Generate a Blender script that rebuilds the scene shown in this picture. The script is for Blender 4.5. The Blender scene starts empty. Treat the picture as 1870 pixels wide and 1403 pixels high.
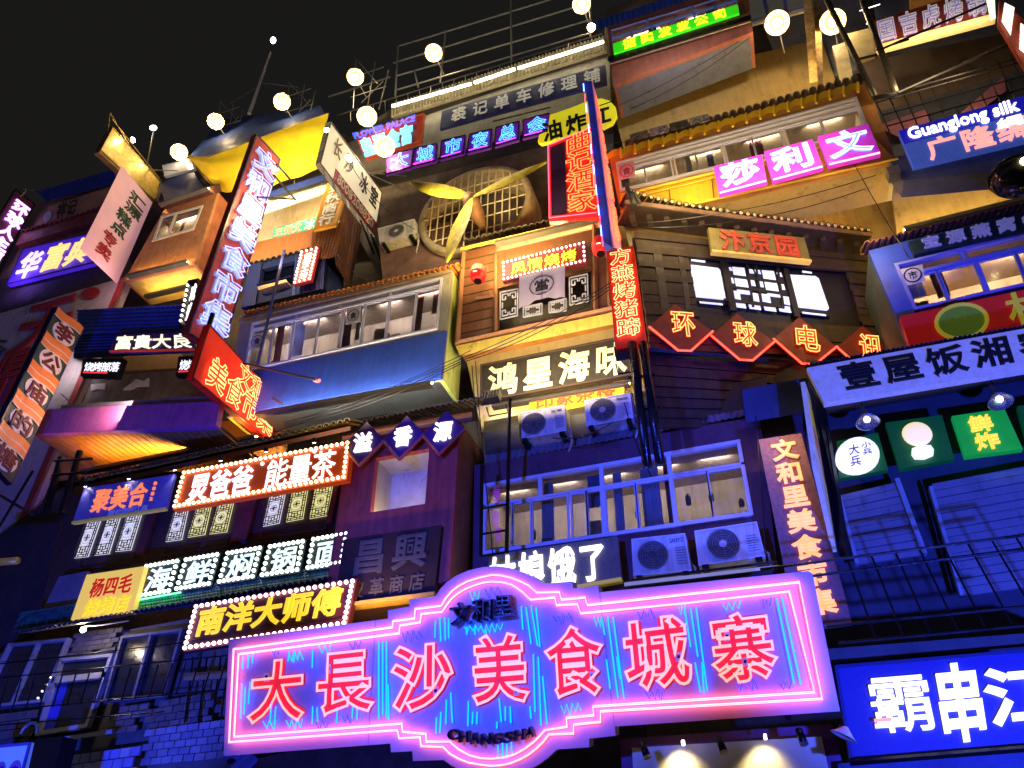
import bpy, math, random
from mathutils import Vector, Matrix
random.seed(7)
R = random.random
SC = bpy.context.scene
COL = SC.collection
# ------------------------------------------------------------------ camera, world, exposure
EYE = Vector((0, 0, 1.6))
F, CX, CY = 1350.0, 935.0, 701.5
pitch, roll, yaw = math.radians(35.830), math.radians(0.692), math.radians(-19.153)
FWD = Vector((math.sin(yaw)*math.cos(pitch), math.cos(yaw)*math.cos(pitch), math.sin(pitch)))
RT0 = Vector((math.cos(yaw), -math.sin(yaw), 0)); UP0 = RT0.cross(FWD)
RT = RT0*math.cos(roll) + UP0*math.sin(roll); UPV = UP0*math.cos(roll) - RT0*math.sin(roll)
cam = bpy.data.cameras.new('camera'); camo = bpy.data.objects.new('camera', cam); COL.objects.link(camo)
cam.sensor_width = 36; cam.lens = 36*F/1870; cam.clip_end = 500; cam.clip_start = .05
camo.matrix_world = Matrix.Translation(EYE) @ Matrix((RT, UPV, -FWD)).transposed().to_4x4()
SC.camera = camo
W = bpy.data.worlds.new('World'); SC.world = W; W.use_nodes = True
wn = W.node_tree; bg = wn.nodes['Background']
tc = wn.nodes.new('ShaderNodeTexCoord'); sp = wn.nodes.new('ShaderNodeSeparateXYZ'); rp = wn.nodes.new('ShaderNodeValToRGB')
wn.links.new(tc.outputs['Generated'], sp.inputs[0]); wn.links.new(sp.outputs['Z'], rp.inputs[0]); wn.links.new(rp.outputs[0], bg.inputs[0])
rp.color_ramp.elements[0].color = (.085, .070, .085, 1); rp.color_ramp.elements[1].color = (.0088, .0084, .0080, 1); rp.color_ramp.elements[1].position = .45
bg.inputs[1].default_value = 1.0
SC.view_settings.view_transform = 'Standard'; SC.view_settings.look = 'None'; SC.view_settings.gamma = 1; SC.view_settings.exposure = 0.15
SC.render.engine = 'CYCLES'
cy = SC.cycles
cy.use_denoising = True
try: cy.denoiser = 'OPENIMAGEDENOISE'
except Exception: pass
cy.max_bounces = 5; cy.diffuse_bounces = 2; cy.glossy_bounces = 2; cy.transmission_bounces = 3; cy.transparent_max_bounces = 8
cy.sample_clamp_indirect = 4; cy.sample_clamp_direct = 0; cy.caustics_reflective = False; cy.caustics_refractive = False
cy.use_light_tree = True
# ------------------------------------------------------------------ materials
MC = {}
def hash_(s): return sum(ord(c)*(i+1) for i, c in enumerate(s)) % 97*.37
def M(key, col=(.5, .5, .5), rough=.6, metal=0, em=0, ecol=None, nz=.3, ns=2.5, bump=.15, streak=0.0, samp=None, dirt=None, bs=30, scratch=0):
    if key in MC: return MC[key]
    m = bpy.data.materials.new(key); m.use_nodes = True; nt = m.node_tree; N = nt.nodes; L = nt.links
    b = N['Principled BSDF']; b.inputs['Roughness'].default_value = rough; b.inputs['Metallic'].default_value = metal
    c4 = (*col, 1); b.inputs['Base Color'].default_value = c4
    if em:
        b.inputs['Emission Color'].default_value = (*(ecol or col), 1); b.inputs['Emission Strength'].default_value = em
    if nz and not (em and em > 2):
        g = N.new('ShaderNodeNewGeometry'); t = N.new('ShaderNodeTexNoise'); t.inputs['Scale'].default_value = ns; t.inputs['Detail'].default_value = 8; t.inputs['Roughness'].default_value = .65
        L.new(g.outputs['Position'], t.inputs['Vector'])
        mp = N.new('ShaderNodeMapping'); mp.inputs['Scale'].default_value = (9, 9, .8); L.new(g.outputs['Position'], mp.inputs[0])
        t2 = N.new('ShaderNodeTexNoise'); t2.inputs['Scale'].default_value = 1.3; t2.inputs['Detail'].default_value = 5; L.new(mp.outputs[0], t2.inputs['Vector'])
        mx = N.new('ShaderNodeMix'); mx.data_type = 'FLOAT'; mx.inputs[0].default_value = streak; L.new(t.outputs[0], mx.inputs[2]); L.new(t2.outputs[0], mx.inputs[3])
        r = N.new('ShaderNodeValToRGB'); L.new(mx.outputs[0], r.inputs[0])
        d = dirt or tuple(x*.35 for x in col)
        r.color_ramp.elements[0].position = .36; r.color_ramp.elements[1].position = .64
        r.color_ramp.elements[0].color = (*[col[i]*(1-nz)+d[i]*nz for i in range(3)], 1)
        r.color_ramp.elements[1].color = (*[min(1, x*(1+.25*nz)) for x in col], 1)
        out = r.outputs[0]
        if nz >= .3:
            tc2 = N.new('ShaderNodeTexNoise'); tc2.inputs['Scale'].default_value = 1.7; tc2.inputs['Detail'].default_value = 12; tc2.inputs['Roughness'].default_value = .78
            mp2 = N.new('ShaderNodeMapping'); mp2.inputs['Scale'].default_value = (2.2, 2.2, 1.0); mp2.inputs['Location'].default_value = (hash_(key), 3.1, 7.7)
            L.new(g.outputs['Position'], mp2.inputs[0]); L.new(mp2.outputs[0], tc2.inputs['Vector'])
            r2 = N.new('ShaderNodeMapRange'); r2.inputs[1].default_value = .56; r2.inputs[2].default_value = .66; r2.inputs[3].default_value = 0; r2.inputs[4].default_value = .62
            L.new(tc2.outputs[0], r2.inputs[0])
            mc = N.new('ShaderNodeMix'); mc.data_type = 'RGBA'; L.new(r2.outputs[0], mc.inputs[0]); L.new(out, mc.inputs[6]); mc.inputs[7].default_value = (d[0]*.6+.012, d[1]*.6+.009, d[2]*.6+.006, 1); out = mc.outputs[2]
        L.new(out, b.inputs['Base Color'])
        mr = N.new('ShaderNodeMapRange'); mr.inputs[1].default_value = .3; mr.inputs[2].default_value = .7
        mr.inputs[3].default_value = min(1, rough+.15); mr.inputs[4].default_value = max(.05, rough-.15); L.new(t.outputs[0], mr.inputs[0]); L.new(mr.outputs[0], b.inputs['Roughness'])
        if bump:
            t3 = N.new('ShaderNodeTexNoise'); t3.inputs['Scale'].default_value = bs; t3.inputs['Detail'].default_value = 4; L.new(g.outputs['Position'], t3.inputs['Vector'])
            bp = N.new('ShaderNodeBump'); bp.inputs['Strength'].default_value = bump; bp.inputs['Distance'].default_value = .02; L.new(t3.outputs[0], bp.inputs['Height']); L.new(bp.outputs[0], b.inputs['Normal'])
    if samp is None and em and em < 6: samp = 'NONE'
    if samp:
        try: m.cycles.emission_sampling = samp
        except Exception: pass
    MC[key] = m
    return m
def glass():
    if 'glass' in MC: return MC['glass']
    m = bpy.data.materials.new('window_glass'); m.use_nodes = True; nt = m.node_tree; nt.nodes.clear()
    o = nt.nodes.new('ShaderNodeOutputMaterial'); mx = nt.nodes.new('ShaderNodeMixShader'); t = nt.nodes.new('ShaderNodeBsdfTransparent'); g = nt.nodes.new('ShaderNodeBsdfGlossy')
    t.inputs[0].default_value = (.76, .80, .90, 1); g.inputs['Roughness'].default_value = .18
    tx = nt.nodes.new('ShaderNodeTexNoise'); tx.inputs['Scale'].default_value = 3; mr = nt.nodes.new('ShaderNodeMapRange'); mr.inputs[3].default_value = .05; mr.inputs[4].default_value = .24
    ge = nt.nodes.new('ShaderNodeNewGeometry'); nt.links.new(ge.outputs['Position'], tx.inputs['Vector'])
    nt.links.new(tx.outputs[0], mr.inputs[0]); nt.links.new(mr.outputs[0], mx.inputs[0]); nt.links.new(t.outputs[0], mx.inputs[1]); nt.links.new(g.outputs[0], mx.inputs[2]); nt.links.new(mx.outputs[0], o.inputs[0])
    MC['glass'] = m; return m
def E(key, col, s, base=None, samp=None): return M(key, base or tuple(min(1, c) for c in col), .5, em=s, ecol=col, nz=0, samp=samp)
# ------------------------------------------------------------------ pixel -> place
def ray(px, py): return (RT*((px-CX)/F) - UPV*((py-CY)/F) + FWD)
def at(px, py, Y):
    d = ray(px, py); return EYE + d*(Y/d.y)
class Plane:
    def __init__(s, p, n): s.p = p; s.n = n.normalized(); s.n = s.n if s.n.dot(EYE-p) > 0 else -s.n
    def P(s, px, py, w=0):
        d = ray(px, py); t = (s.p-EYE).dot(s.n)/d.dot(s.n); return EYE + d*t + s.n*w
def PY(Y): return Plane(Vector((0, Y, 0)), Vector((0, -1, 0)))
def prs(a): return [(a[i], a[i+1]) for i in range(0, len(a), 2)]
class Patch:
    """four corners TL TR BR BL of a flat rectangle in the place; at(u, v, w) is a point on it"""
    def __init__(s, c):
        s.c = c; s.n = (c[1]-c[0]).cross(c[3]-c[0]).normalized()
        if s.n.dot(EYE-c[0]) < 0: s.n = -s.n
        s.W = ((c[1]-c[0]).length+(c[2]-c[3]).length)/2; s.H = ((c[3]-c[0]).length+(c[2]-c[1]).length)/2
        s.ux = (c[1]-c[0]).normalized(); s.uv = (c[3]-c[0]).normalized(); s.mid = (c[0]+c[1]+c[2]+c[3])/4
    def at(s, u, v, w=0):
        c = s.c; return (c[0]*(1-u)+c[1]*u)*(1-v) + (c[3]*(1-u)+c[2]*u)*v + s.n*w
    def sub(s, u0, v0, u1, v1, w=0): return Patch([s.at(u0, v0, w), s.at(u1, v0, w), s.at(u1, v1, w), s.at(u0, v1, w)])
    def plane(s): return Plane(s.c[0], s.n)
    def out(s, m):   # grown by m metres all round
        a, b = m/s.W, m/s.H; return s.sub(-a, -b, 1+a, 1+b)
    def mat(s, u, v, w=0):
        x = s.ux; z = s.n; y = z.cross(x).normalized()
        return Matrix.Translation(s.at(u, v, w)) @ Matrix((x, y, z)).transposed().to_4x4()
def Q(pl, *a):
    if not isinstance(pl, Plane): pl = PY(pl)
    return Patch([pl.P(x, y) for x, y in prs(a)])
def VQ(Y, *a):
    """upright rectangle at any yaw: top corners level, left edge at depth Y"""
    p = prs(a); tl = at(*p[0], Y); d = ray(*p[1]); tr = EYE + d*((tl.z-EYE.z)/d.z)
    bl = at(*p[3], Y); bl.x, bl.y = tl.x, tl.y
    n = (tr-tl).cross(bl-tl).normalized(); d = ray(*p[2]); br = EYE + d*((tl-EYE).dot(n)/d.dot(n))
    br.x, br.y = tr.x, tr.y; z = (br.z+bl.z)/2
    return Patch([tl, tr, br, bl])
# ------------------------------------------------------------------ objects
WL = {}
def wloc(o): return WL.get(o.name, Vector((0, 0, 0)))
def tag(o, label=None, cat=None, group=None, kind=None):
    if label: o['label'] = label
    if cat: o['category'] = cat
    if group: o['group'] = group
    if kind: o['kind'] = kind
    return o
def thing(name, label, cat, loc, group=None):
    o = bpy.data.objects.new(name, None); COL.objects.link(o); o.location = loc; o.empty_display_size = .2
    WL[o.name] = Vector(loc); return tag(o, label, cat, group)
def inst(name, mesh, mw, parent=None, smooth=False):
    o = bpy.data.objects.new(name, mesh); COL.objects.link(o)
    p = wloc(parent) if parent else Vector((0, 0, 0))
    o.parent = parent; o.matrix_local = Matrix.Translation(-p) @ mw; WL[o.name] = mw.to_translation(); return o
class MB:
    def __init__(s): s.v = []; s.f = []; s.sm = False
    def add(s, vs, fs):
        k = len(s.v); s.v += [Vector(x) for x in vs]; s.f += [tuple(i+k for i in f) for f in fs]; return s
    def hexa(s, a, b):   # two quads of 4 corners, front and back
        return s.add(list(a)+list(b), [(0, 1, 2, 3), (7, 6, 5, 4), (0, 4, 5, 1), (1, 5, 6, 2), (2, 6, 7, 3), (3, 7, 4, 0)])
    def pbox(s, P, u0, v0, u1, v1, w0, w1):
        c = [(u0, v0), (u1, v0), (u1, v1), (u0, v1)]
        return s.hexa([P.at(u, v, w1) for u, v in c], [P.at(u, v, w0) for u, v in c])
    def box(s, c, sx, sy, sz):
        x, y, z = c; q = [(-1, -1), (1, -1), (1, 1), (-1, 1)]
        return s.hexa([(x+a*sx/2, y-sy/2, z-b*sz/2) for a, b in q], [(x+a*sx/2, y+sy/2, z-b*sz/2) for a, b in q])
    def prism(s, pts, off):
        n = len(pts); off = Vector(off)
        s.add(list(pts)+[p+off for p in pts], [tuple(range(n)), tuple(range(2*n-1, n-1, -1))]+[(i, i+n, (i+1) % n+n, (i+1) % n) for i in range(n)]); return s
    def ring(s, O, I, off):   # frame between outer quad O and inner quad I
        off = Vector(off); O2 = [p+off for p in O]; I2 = [p+off for p in I]
        fs = []
        for i in range(4):
            j = (i+1) % 4
            fs += [(i, j, 4+j, 4+i), (8+i, 12+i, 12+j, 8+j), (i, 8+i, 8+j, j), (4+i, 4+j, 12+j, 12+i)]
        return s.add(list(O)+list(I)+O2+I2, fs)
    def tube(s, pts, r, n=6, closed=False, cap=True):
        pts = [Vector(p) for p in pts]; k = len(pts); rings = []; prev = None
        for i, p in enumerate(pts):
            a = pts[i-1] if (i or closed) else p; b = pts[(i+1) % k] if (i < k-1 or closed) else p
            t = (b-a).normalized() if (b-a).length > 1e-9 else Vector((0, 0, 1))
            if prev is None:
                x = t.cross(Vector((0, 0, 1)));  x = x if x.length > .1 else t.cross(Vector((1, 0, 0)))
            else: x = prev - t*prev.dot(t)
            if x.length < 1e-6: x = t.cross(Vector((1, 0, 0)))
            x.normalize(); prev = x; y = t.cross(x)
            rr = r[i] if isinstance(r, (list, tuple)) else r
            sc = 1.0
            if 0 < i < k-1 or closed:
                d1 = (p-a); d2 = (b-p)
                if d1.length > 1e-9 and d2.length > 1e-9:
                    c = max(-1, min(1, d1.normalized().dot(d2.normalized()))); sc = min(1.6, 1/max(.3, math.cos(math.acos(c)/2)))
            rings.append([p+(x*math.cos(2*math.pi*q/n)+y*math.sin(2*math.pi*q/n))*rr*sc for q in range(n)])
        base = len(s.v); s.v += [v for rg in rings for v in rg]
        for i in range(k if closed else k-1):
            j = (i+1) % k
            for q in range(n): s.f.append((base+i*n+q, base+i*n+(q+1) % n, base+j*n+(q+1) % n, base+j*n+q))
        if cap and not closed:
            s.f.append(tuple(base+q for q in range(n-1, -1, -1))); s.f.append(tuple(base+(k-1)*n+q for q in range(n)))
        return s
    def lathe(s, prof, mw, n=16, cap=False):   # prof [(r, z)]
        base = len(s.v)
        for r, z in prof:
            for q in range(n): s.v.append(mw @ Vector((r*math.cos(2*math.pi*q/n), r*math.sin(2*math.pi*q/n), z)))
        for i in range(len(prof)-1):
            for q in range(n): s.f.append((base+i*n+q, base+i*n+(q+1) % n, base+(i+1)*n+(q+1) % n, base+(i+1)*n+q))
        if cap:
            s.f.append(tuple(base+q for q in range(n-1, -1, -1))); k = len(prof)-1; s.f.append(tuple(base+k*n+q for q in range(n)))
        return s
    def grid(s, nu, nv, fn):
        base = len(s.v)
        for j in range(nv+1):
            for i in range(nu+1): s.v.append(Vector(fn(i/nu, j/nv)))
        for j in range(nv):
            for i in range(nu):
                a = base+j*(nu+1)+i; s.f.append((a, a+1, a+nu+2, a+nu+1))
        return s
    def mesh(s, name, m, smooth=False, org=Vector((0, 0, 0))):
        me = bpy.data.meshes.new(name); me.from_pydata([v-org for v in s.v], [], s.f); me.materials.append(m)
        if smooth: me.polygons.foreach_set('use_smooth', [True]*len(me.polygons))
        me.update(); return me
    def make(s, name, m, parent=None, smooth=False, kind=None, label=None, cat=None, group=None):
        if not s.v: return None
        o0 = sum(s.v, Vector())/len(s.v); me = s.mesh(name, m, smooth, o0)
        o = inst(name, me, Matrix.Translation(o0), parent); return tag(o, label, cat, group, kind)
# ------------------------------------------------------------------ lettering
GC = {}
def glyph(ch, style, bold, res=3):
    k = (ch, style, bold, res)
    if k in GC: return GC[k]
    c = bpy.data.curves.new('g', 'FONT'); c.body = ch; c.resolution_u = res
    if style == 'neon': c.offset = min(bold, .022 if res != 4 else .026); c.fill_mode = 'NONE'; c.bevel_depth = .02; c.bevel_resolution = 0
    else: c.extrude = .05; c.bevel_depth = bold; c.bevel_resolution = 0
    o = bpy.data.objects.new('g', c); me = bpy.data.meshes.new_from_object(o)
    vs = [v.co.copy() for v in me.vertices]; fs = [tuple(p.vertices) for p in me.polygons]
    if style != 'neon':
        zm = max(abs(v.z) for v in vs) if vs else 1
        for v in vs: v.z *= .5/zm
    bpy.data.objects.remove(o); bpy.data.curves.remove(c); bpy.data.meshes.remove(me)
    GC[k] = (vs, fs); return GC[k]
def char(ch, P, parent, m, style='solid', bold=.02, w0=.0, w1=.03, tube=None, fit=True, name='character', res=3):
    """one character filling patch P; solid: slab from w0 to w1; neon: tube outline at w1"""
    bold *= .55 if res == 3 else 1
    vs, fs = glyph(ch, 'solid', bold, res)
    if not vs: return None
    x0, x1 = min(v.x for v in vs), max(v.x for v in vs); y0, y1 = min(v.y for v in vs), max(v.y for v in vs)
    if fit is not True:
        if fit == 'cjk': x0, x1, y0, y1 = .04, .96, -.09, .85
    if style == 'neon':
        vs, fs = glyph(ch, 'neon', bold, res if res == 4 else 2)
        r = tube/.02 if tube else .6
        mb = MB(); out = []
        for v in vs: out.append(P.at((v.x-x0)/(x1-x0), 1-(v.y-y0)/(y1-y0), w1+v.z*P.H*(tube or 1)))
        mb.add(out, fs); return mb.make(name, m, parent)
    mb = MB(); mb.add([P.at((v.x-x0)/(x1-x0), 1-(v.y-y0)/(y1-y0), w0+(v.z+.5)*(w1-w0)) for v in vs], fs)
    return mb.make(name, m, parent)
def text(s, P, parent, m, style='solid', vert=False, bold=.02, w0=.0, w1=.03, gap=.12, neon=None, one=False, tube=None, fit='cjk', res=3, tw=None):
    """a row (or column) of characters inside patch P"""
    if one:
        if style in ('solid', 'both'): char(s, P, parent, m, 'solid', bold, w0, w1, fit=True, name='lettering', res=res)
        if style in ('neon', 'both'): char(s, P, parent, neon or m, 'neon', bold, w0, tw or w1+.01, tube, fit=True, name='neon_tube')
        return
    n = len(s)
    for i, ch in enumerate(s):
        if ch == ' ': continue
        a, b = i/n + gap/2/n, (i+1)/n - gap/2/n
        C = P.sub(0, a, 1, b) if vert else P.sub(a, 0, b, 1)
        if style in ('solid', 'both'): char(ch, C, parent, m, 'solid', bold, w0, w1, fit=fit, res=res)
        if style in ('neon', 'both'): char(ch, C, parent, neon or m, 'neon', bold, w0, tw or w1+.012, tube, fit=fit, name='neon_tube')
# ------------------------------------------------------------------ shared pieces
def sphere_mesh(name, r, m, n=8, k=5):
    b = MB(); b.lathe([(r*math.sin(math.pi*i/k)+1e-4, -r*math.cos(math.pi*i/k)) for i in range(k+1)], Matrix(), n); return b.mesh(name, m, True)
BULB = {}
def bulbs(P, parent, m, nu, nv, ins, r, w=.03, skip_v=False, sides='tblr'):
    if (m.name, r) not in BULB: BULB[(m.name, r)] = sphere_mesh('bulb', r, m)
    me = BULB[(m.name, r)]; a, b = ins/P.W, ins/P.H; pts = []
    for i in range(nu):
        u = a+(1-2*a)*i/(nu-1)
        if 't' in sides: pts.append((u, b))
        if 'b' in sides: pts.append((u, 1-b))
    for j in range(1, nv-1):
        v = b+(1-2*b)*j/(nv-1)
        if 'l' in sides: pts.append((a, v))
        if 'r' in sides: pts.append((1-a, v))
    for u, v in pts: inst('bulb', me, Matrix.Translation(P.at(u, v, w)), parent)
def board(P, parent, m, th=.06, name='board'):
    return MB().pbox(P, 0, 0, 1, 1, -th, 0).make(name, m, parent)
def rim(P, parent, m, wd=.03, w0=-.02, w1=.03, name='frame'):
    a, b = wd/P.W, wd/P.H; c = [(0, 0), (1, 0), (1, 1), (0, 1)]; d = [(a, b), (1-a, b), (1-a, 1-b), (a, 1-b)]
    return MB().ring([P.at(u, v, w1) for u, v in c], [P.at(u, v, w1) for u, v in d], P.n*(w0-w1)).make(name, m, parent)
def window(P, root, rects, fm, bar=.035, th=.05, w=0, gl=True):
    for (u0, v0, u1, v1) in rects:
        S = P.sub(u0, v0, u1, v1, w); o = rim(S, root, fm, bar, -th/2, th/2, 'window')
        if gl: MB().pbox(S, bar/S.W*.6, bar/S.H*.6, 1-bar/S.W*.6, 1-bar/S.H*.6, -.004, .004).make('pane', glass(), o)
def room(P, root, depth, wallm, power, col=(1, .72, .42), lampv=.12, front=.12, name='interior', n=1, oy=.35):
    o = [P.at(u, v, -front) for u, v in ((-.0, -.0), (1., -.0), (1., 1.), (-.0, 1.))]
    b = [p + Vector((0, depth, 0)) for p in o]
    MB().add(o+b, [(0, 1, 5, 4), (1, 2, 6, 5), (2, 3, 7, 6), (3, 0, 4, 7), (4, 5, 6, 7)]).make(name, wallm, root)
    rr = random.Random(int(P.W*1000)); cm = [M('curtain_cream', (.55, .48, .38), .8, nz=.25), M('curtain_grey', (.22, .24, .30), .8, nz=.25), M('curtain_red', (.30, .08, .06), .8, nz=.25)]
    bm = [M('carton', (.38, .24, .12), .8), M('crate_dark', (.08, .07, .07), .7), M('bag_white', (.6, .6, .58), .7)]
    ns_ = max(3, int(P.W/.42))
    for i in range(ns_):
        u0 = i/ns_+rr.random()*.3/ns_; q = rr.random(); wd_ = (.25+.5*rr.random())/ns_
        if q < .45:
            o_ = Vector((0, .10+.1*rr.random(), 0)); v1_ = 1 if rr.random() < .6 else .45+.3*rr.random()
            MB().grid(14, 1, lambda u, v: P.at(u0+wd_*u, .02+(v1_-.02)*v, -front)+o_+Vector((0, .018*math.sin(u*30), 0))).make('curtain', cm[int(rr.random()*3)], root, True)
        if rr.random() < .6:
            h_ = .12+.28*rr.random(); MB().pbox(P, u0, 1-h_, u0+wd_*.8, .995, -front-.1-min(depth-.2, .25), -front-.08).make('stored_box', bm[int(rr.random()*3)], root)
    for i in range(n):
        light('AREA', P.at((i+.5)/n, .03, -front)+Vector((0, depth*.22, 0)), power/n, col, size=max(.2, P.W/n*.55), size_y=.06, aim=Vector((0, 1, -.55)))
WK = 1.0
def light(kind, loc, power, col=(1, .7, .4), size=.1, size_y=None, aim=None, spot=60, blend=.6):
    l = bpy.data.lights.new('lamp_or_fill_light', kind); l.energy = power; l.color = col  # serves the lamps and also added area lights that have no fitting
    if kind == 'AREA': l.shape = 'RECTANGLE'; l.size = size; l.size_y = size_y or size
    elif kind == 'POINT': l.shadow_soft_size = size
    elif kind == 'SPOT': l.shadow_soft_size = size; l.spot_size = math.radians(spot); l.spot_blend = blend
    o = bpy.data.objects.new('lamp_or_fill_light', l); COL.objects.link(o); o.location = loc
    if aim is not None:
        o.rotation_euler = Vector(aim).to_track_quat('-Z', 'Y').to_euler()
    return o
def rods(pairs, r, n=6):
    b = MB()
    for a, c in pairs: b.tube([a, c], r, n)
    return b
def strip(root, a, b, r, m, name='light_strip', trough=True, d=.14):
    """a lit LED strip lying in a shallow sheet trough that throws its light up the wall"""
    y = Vector((0, 1, 0)); z = Vector((0, 0, 1))
    MB().tube([a, b], r, 6).make(name, m, root)
    if trough:
        t = M('trough_sheet', (.10, .09, .08), .6)
        lo = [a-y*d*.5-z*.05, b-y*d*.5-z*.05, b+y*d*.5-z*.05, a+y*d*.5-z*.05]
        MB().prism(lo, z*-.012).prism([a-y*d*.5-z*.062, b-y*d*.5-z*.062, b-y*d*.5+z*.02, a-y*d*.5+z*.02], y*-.012).make('light_trough', t, root)
def eave(root, a, b, m, n, slope=Vector((0, .45, .16)), r=None, capm=None, name='roof_tile', down=.02):
    """a row of round roof tiles along the edge a-b, running back up the slope"""
    L = (b-a).length; ux = (b-a).normalized(); rr = r or L/n*.46; s = slope.normalized(); up = s.cross(ux); up = up if up.z > 0 else -up
    mb = MB(); k = 6; vs = []
    for t in (0, slope.length):
        for rad in (rr, rr*.72):
            for q in range(k+1):
                an = math.pi*q/k; vs.append(ux*(math.cos(an)*rad)+up*(math.sin(an)*rad)+s*t)
    fs = []
    K = k+1
    for q in range(k): fs += [(q, q+1, 2*K+q+1, 2*K+q), (K+q+1, K+q, 3*K+q, 3*K+q+1), (q, K+q, K+q+1, q+1)]
    mb.add(vs, fs); me = mb.mesh(name, m, False)
    mb2 = MB(); vs = []
    for t in (-.0, slope.length):
        for q in range(5):
            an = math.pi*(1+q/4); vs.append(ux*(math.cos(an)*rr*.8)+up*(math.sin(an)*rr*.5+rr*.25)+s*t)
    mb2.add(vs, [(q, q+1, 6+q, 5+q) for q in range(4)]); me2 = mb2.mesh('pan_tile', capm or m)
    for i in range(n):
        p = a+(b-a)*((i+.5)/n)
        inst(name, me, Matrix.Translation(p+up*((R()-.5)*.012)+s*((R()-.5)*.02)), root)
        if i < n-1: inst('pan_tile', me2, Matrix.Translation(a+(b-a)*((i+1)/n)+s*(.01+R()*.01)-up*rr*.15), root)
def corr(P, root, m, waves, amp=.02, vert=True, name='corrugated_sheet', w=0, seg=4):
    n = waves*seg
    if vert: b = MB().grid(n, 1, lambda u, v: P.at(u, v, w+amp*math.sin(2*math.pi*u*waves)))
    else: b = MB().grid(1, n, lambda u, v: P.at(u, v, w+amp*math.sin(2*math.pi*v*waves)))
    return b.make(name, m, root, True)
def bay(name, label, cat, P, depth, wm, sm=None, hole=None, th=.12, soff=None, group=None, rm=None, nofront=False):
    root = thing(name, label, cat, P.at(.5, 1, 0)+Vector((0, depth/2, 0)), group)
    c = P.c; d = Vector((0, depth, 0)); t = Vector((0, th, 0))
    if hole: MB().ring(c, hole.c, t).make('wall', wm, root)
    elif not nofront: MB().prism(c, t).make('wall', wm, root)
    sm = sm or wm; s = P.W*0+.08; e = .003
    ax = Vector((.08, 0, 0)); az = Vector((0, 0, .08)); g = Vector((0, th+e, 0))
    def slab(a, b, off, nm, mt):
        MB().hexa([a+g, b+g, b+g+off, a+g+off], [a+d, b+d, b+d+off, a+d+off]).make(nm, mt, root)
    slab(c[0], c[3], ax, 'side_wall', sm); slab(c[1], c[2], -ax, 'side_wall', sm)
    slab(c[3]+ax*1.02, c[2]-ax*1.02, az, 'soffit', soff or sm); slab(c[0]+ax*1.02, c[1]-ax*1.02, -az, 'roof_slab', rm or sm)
    return root
def lamp_disc(loc, aim, r, em, root_label, group=None, power=0, col=(1, .75, .42), back=None, spot=None, name='floodlight'):
    aim = Vector(aim).normalized(); root = thing(name, root_label, 'lamp', loc, group)
    mw = Matrix.Translation(loc) @ aim.to_track_quat('Z', 'Y').to_matrix().to_4x4()
    MB().lathe([(1e-3, -r*.9), (r*.5, -r*.85), (r*.75, -r*.4), (r*1.12, 0), (r*1.12, r*.12), (r, r*.12), (r, 0)], mw, 18).make('housing', M('lamp_housing', (.05, .05, .05), .4, .6), root, True)
    MB().lathe([(r, r*.04), (r*.7, r*.12), (1e-3, r*.16)], mw, 18).make('lens', em, root, True)
    if back is not None: MB().tube([loc-aim*r*.8, back], .018, 6).make('bracket', M('bracket_steel', (.25, .25, .24), .5, .7), root)
    if power: light('POINT', loc+aim*(r*.6), power, col, size=r*.6)
    return root

def dish_lamp(loc, aim, r, lab, group, back, power, bulbm, dishm):
    """floodlight bulb before a wide dish, added for a halo like lens bloom"""
    aim = Vector(aim).normalized(); root = thing('floodlight', lab, 'lamp', loc, group); q = aim.to_track_quat('Z', 'Y').to_matrix().to_4x4(); mw = Matrix.Translation(loc) @ q
    R1 = r*1.7
    MB().lathe([(1e-3, -r*.55)]+[(R1*k/6, -r*.55+r*.55*(k/6)**2) for k in range(1, 7)], mw, 24).make('halo_dish', dishm, root, True)
    MB().lathe([(1e-3, -r*.75), (R1*.6, -r*.6), (R1*1.03, -.005), (R1*1.0, .0)], mw, 24).make('housing', M('lamp_housing', (.05, .05, .05), .4, .6), root, True)
    MB().lathe([(r*.72*math.sin(k*math.pi/8)+1e-4, -r*.72*math.cos(k*math.pi/8)) for k in range(9)], mw, 16).make('bulb', bulbm, root, True)
    MB().tube([loc-aim*r*.7, back], .018, 6).make('bracket', M('bracket_steel', (.25, .25, .24), .5, .7), root)
    light('POINT', loc+aim*r*1.2, power, (1, .74, .40), size=r*.3)
    return root
# ------------------------------------------------------------------ blue floodlights out of view in the street, one of them added
BLUE = (.04, .075, 1.0)
WARM = (1.0, .66, .26)
def street_flood(x, y, z, target, power, col, spot, lab):
    loc = Vector((x, y, z)); aim = (Vector(target)-loc).normalized()
    root = thing('street_floodlight', lab, 'floodlight', Vector((x, y, 0)))
    mw = Matrix.Translation(loc) @ aim.to_track_quat('Z', 'Y').to_matrix().to_4x4()
    MB().lathe([(1e-3, -.25), (.12, -.24), (.19, -.02), (.19, .0), (.17, .0), (.15, -.03), (1e-3, -.04)], mw, 16).make('housing', M('lamp_housing', (.05, .05, .05), .4, .6), root, True)
    MB().tube([Vector((x, y, 0)), loc-aim*.15], .035, 8).make('pole', M('bracket_steel', (.25, .25, .24), .5, .7), root)
    light('SPOT', loc+aim*.03, power, col, size=.12, aim=aim, spot=spot, blend=.5)
street_flood(-4.5, -3.0, 4.2, at(1000, 1000, 10.4), 8500, BLUE, 35, 'blue floodlight on a tall pole across the street from the big neon sign')
street_flood(-8.5, 4.5, .9, at(190, 1080, 11), 3600, BLUE, 66, 'blue floodlight on a short pole at the left end of the street')
street_flood(-5.6, 2.6, .9, at(560, 1250, 9), 1500, BLUE, 34, 'added blue floodlight out of view on a pole below the left wing of the neon sign')  # extra unseen flood, put in to bring blue onto the left wing
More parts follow.
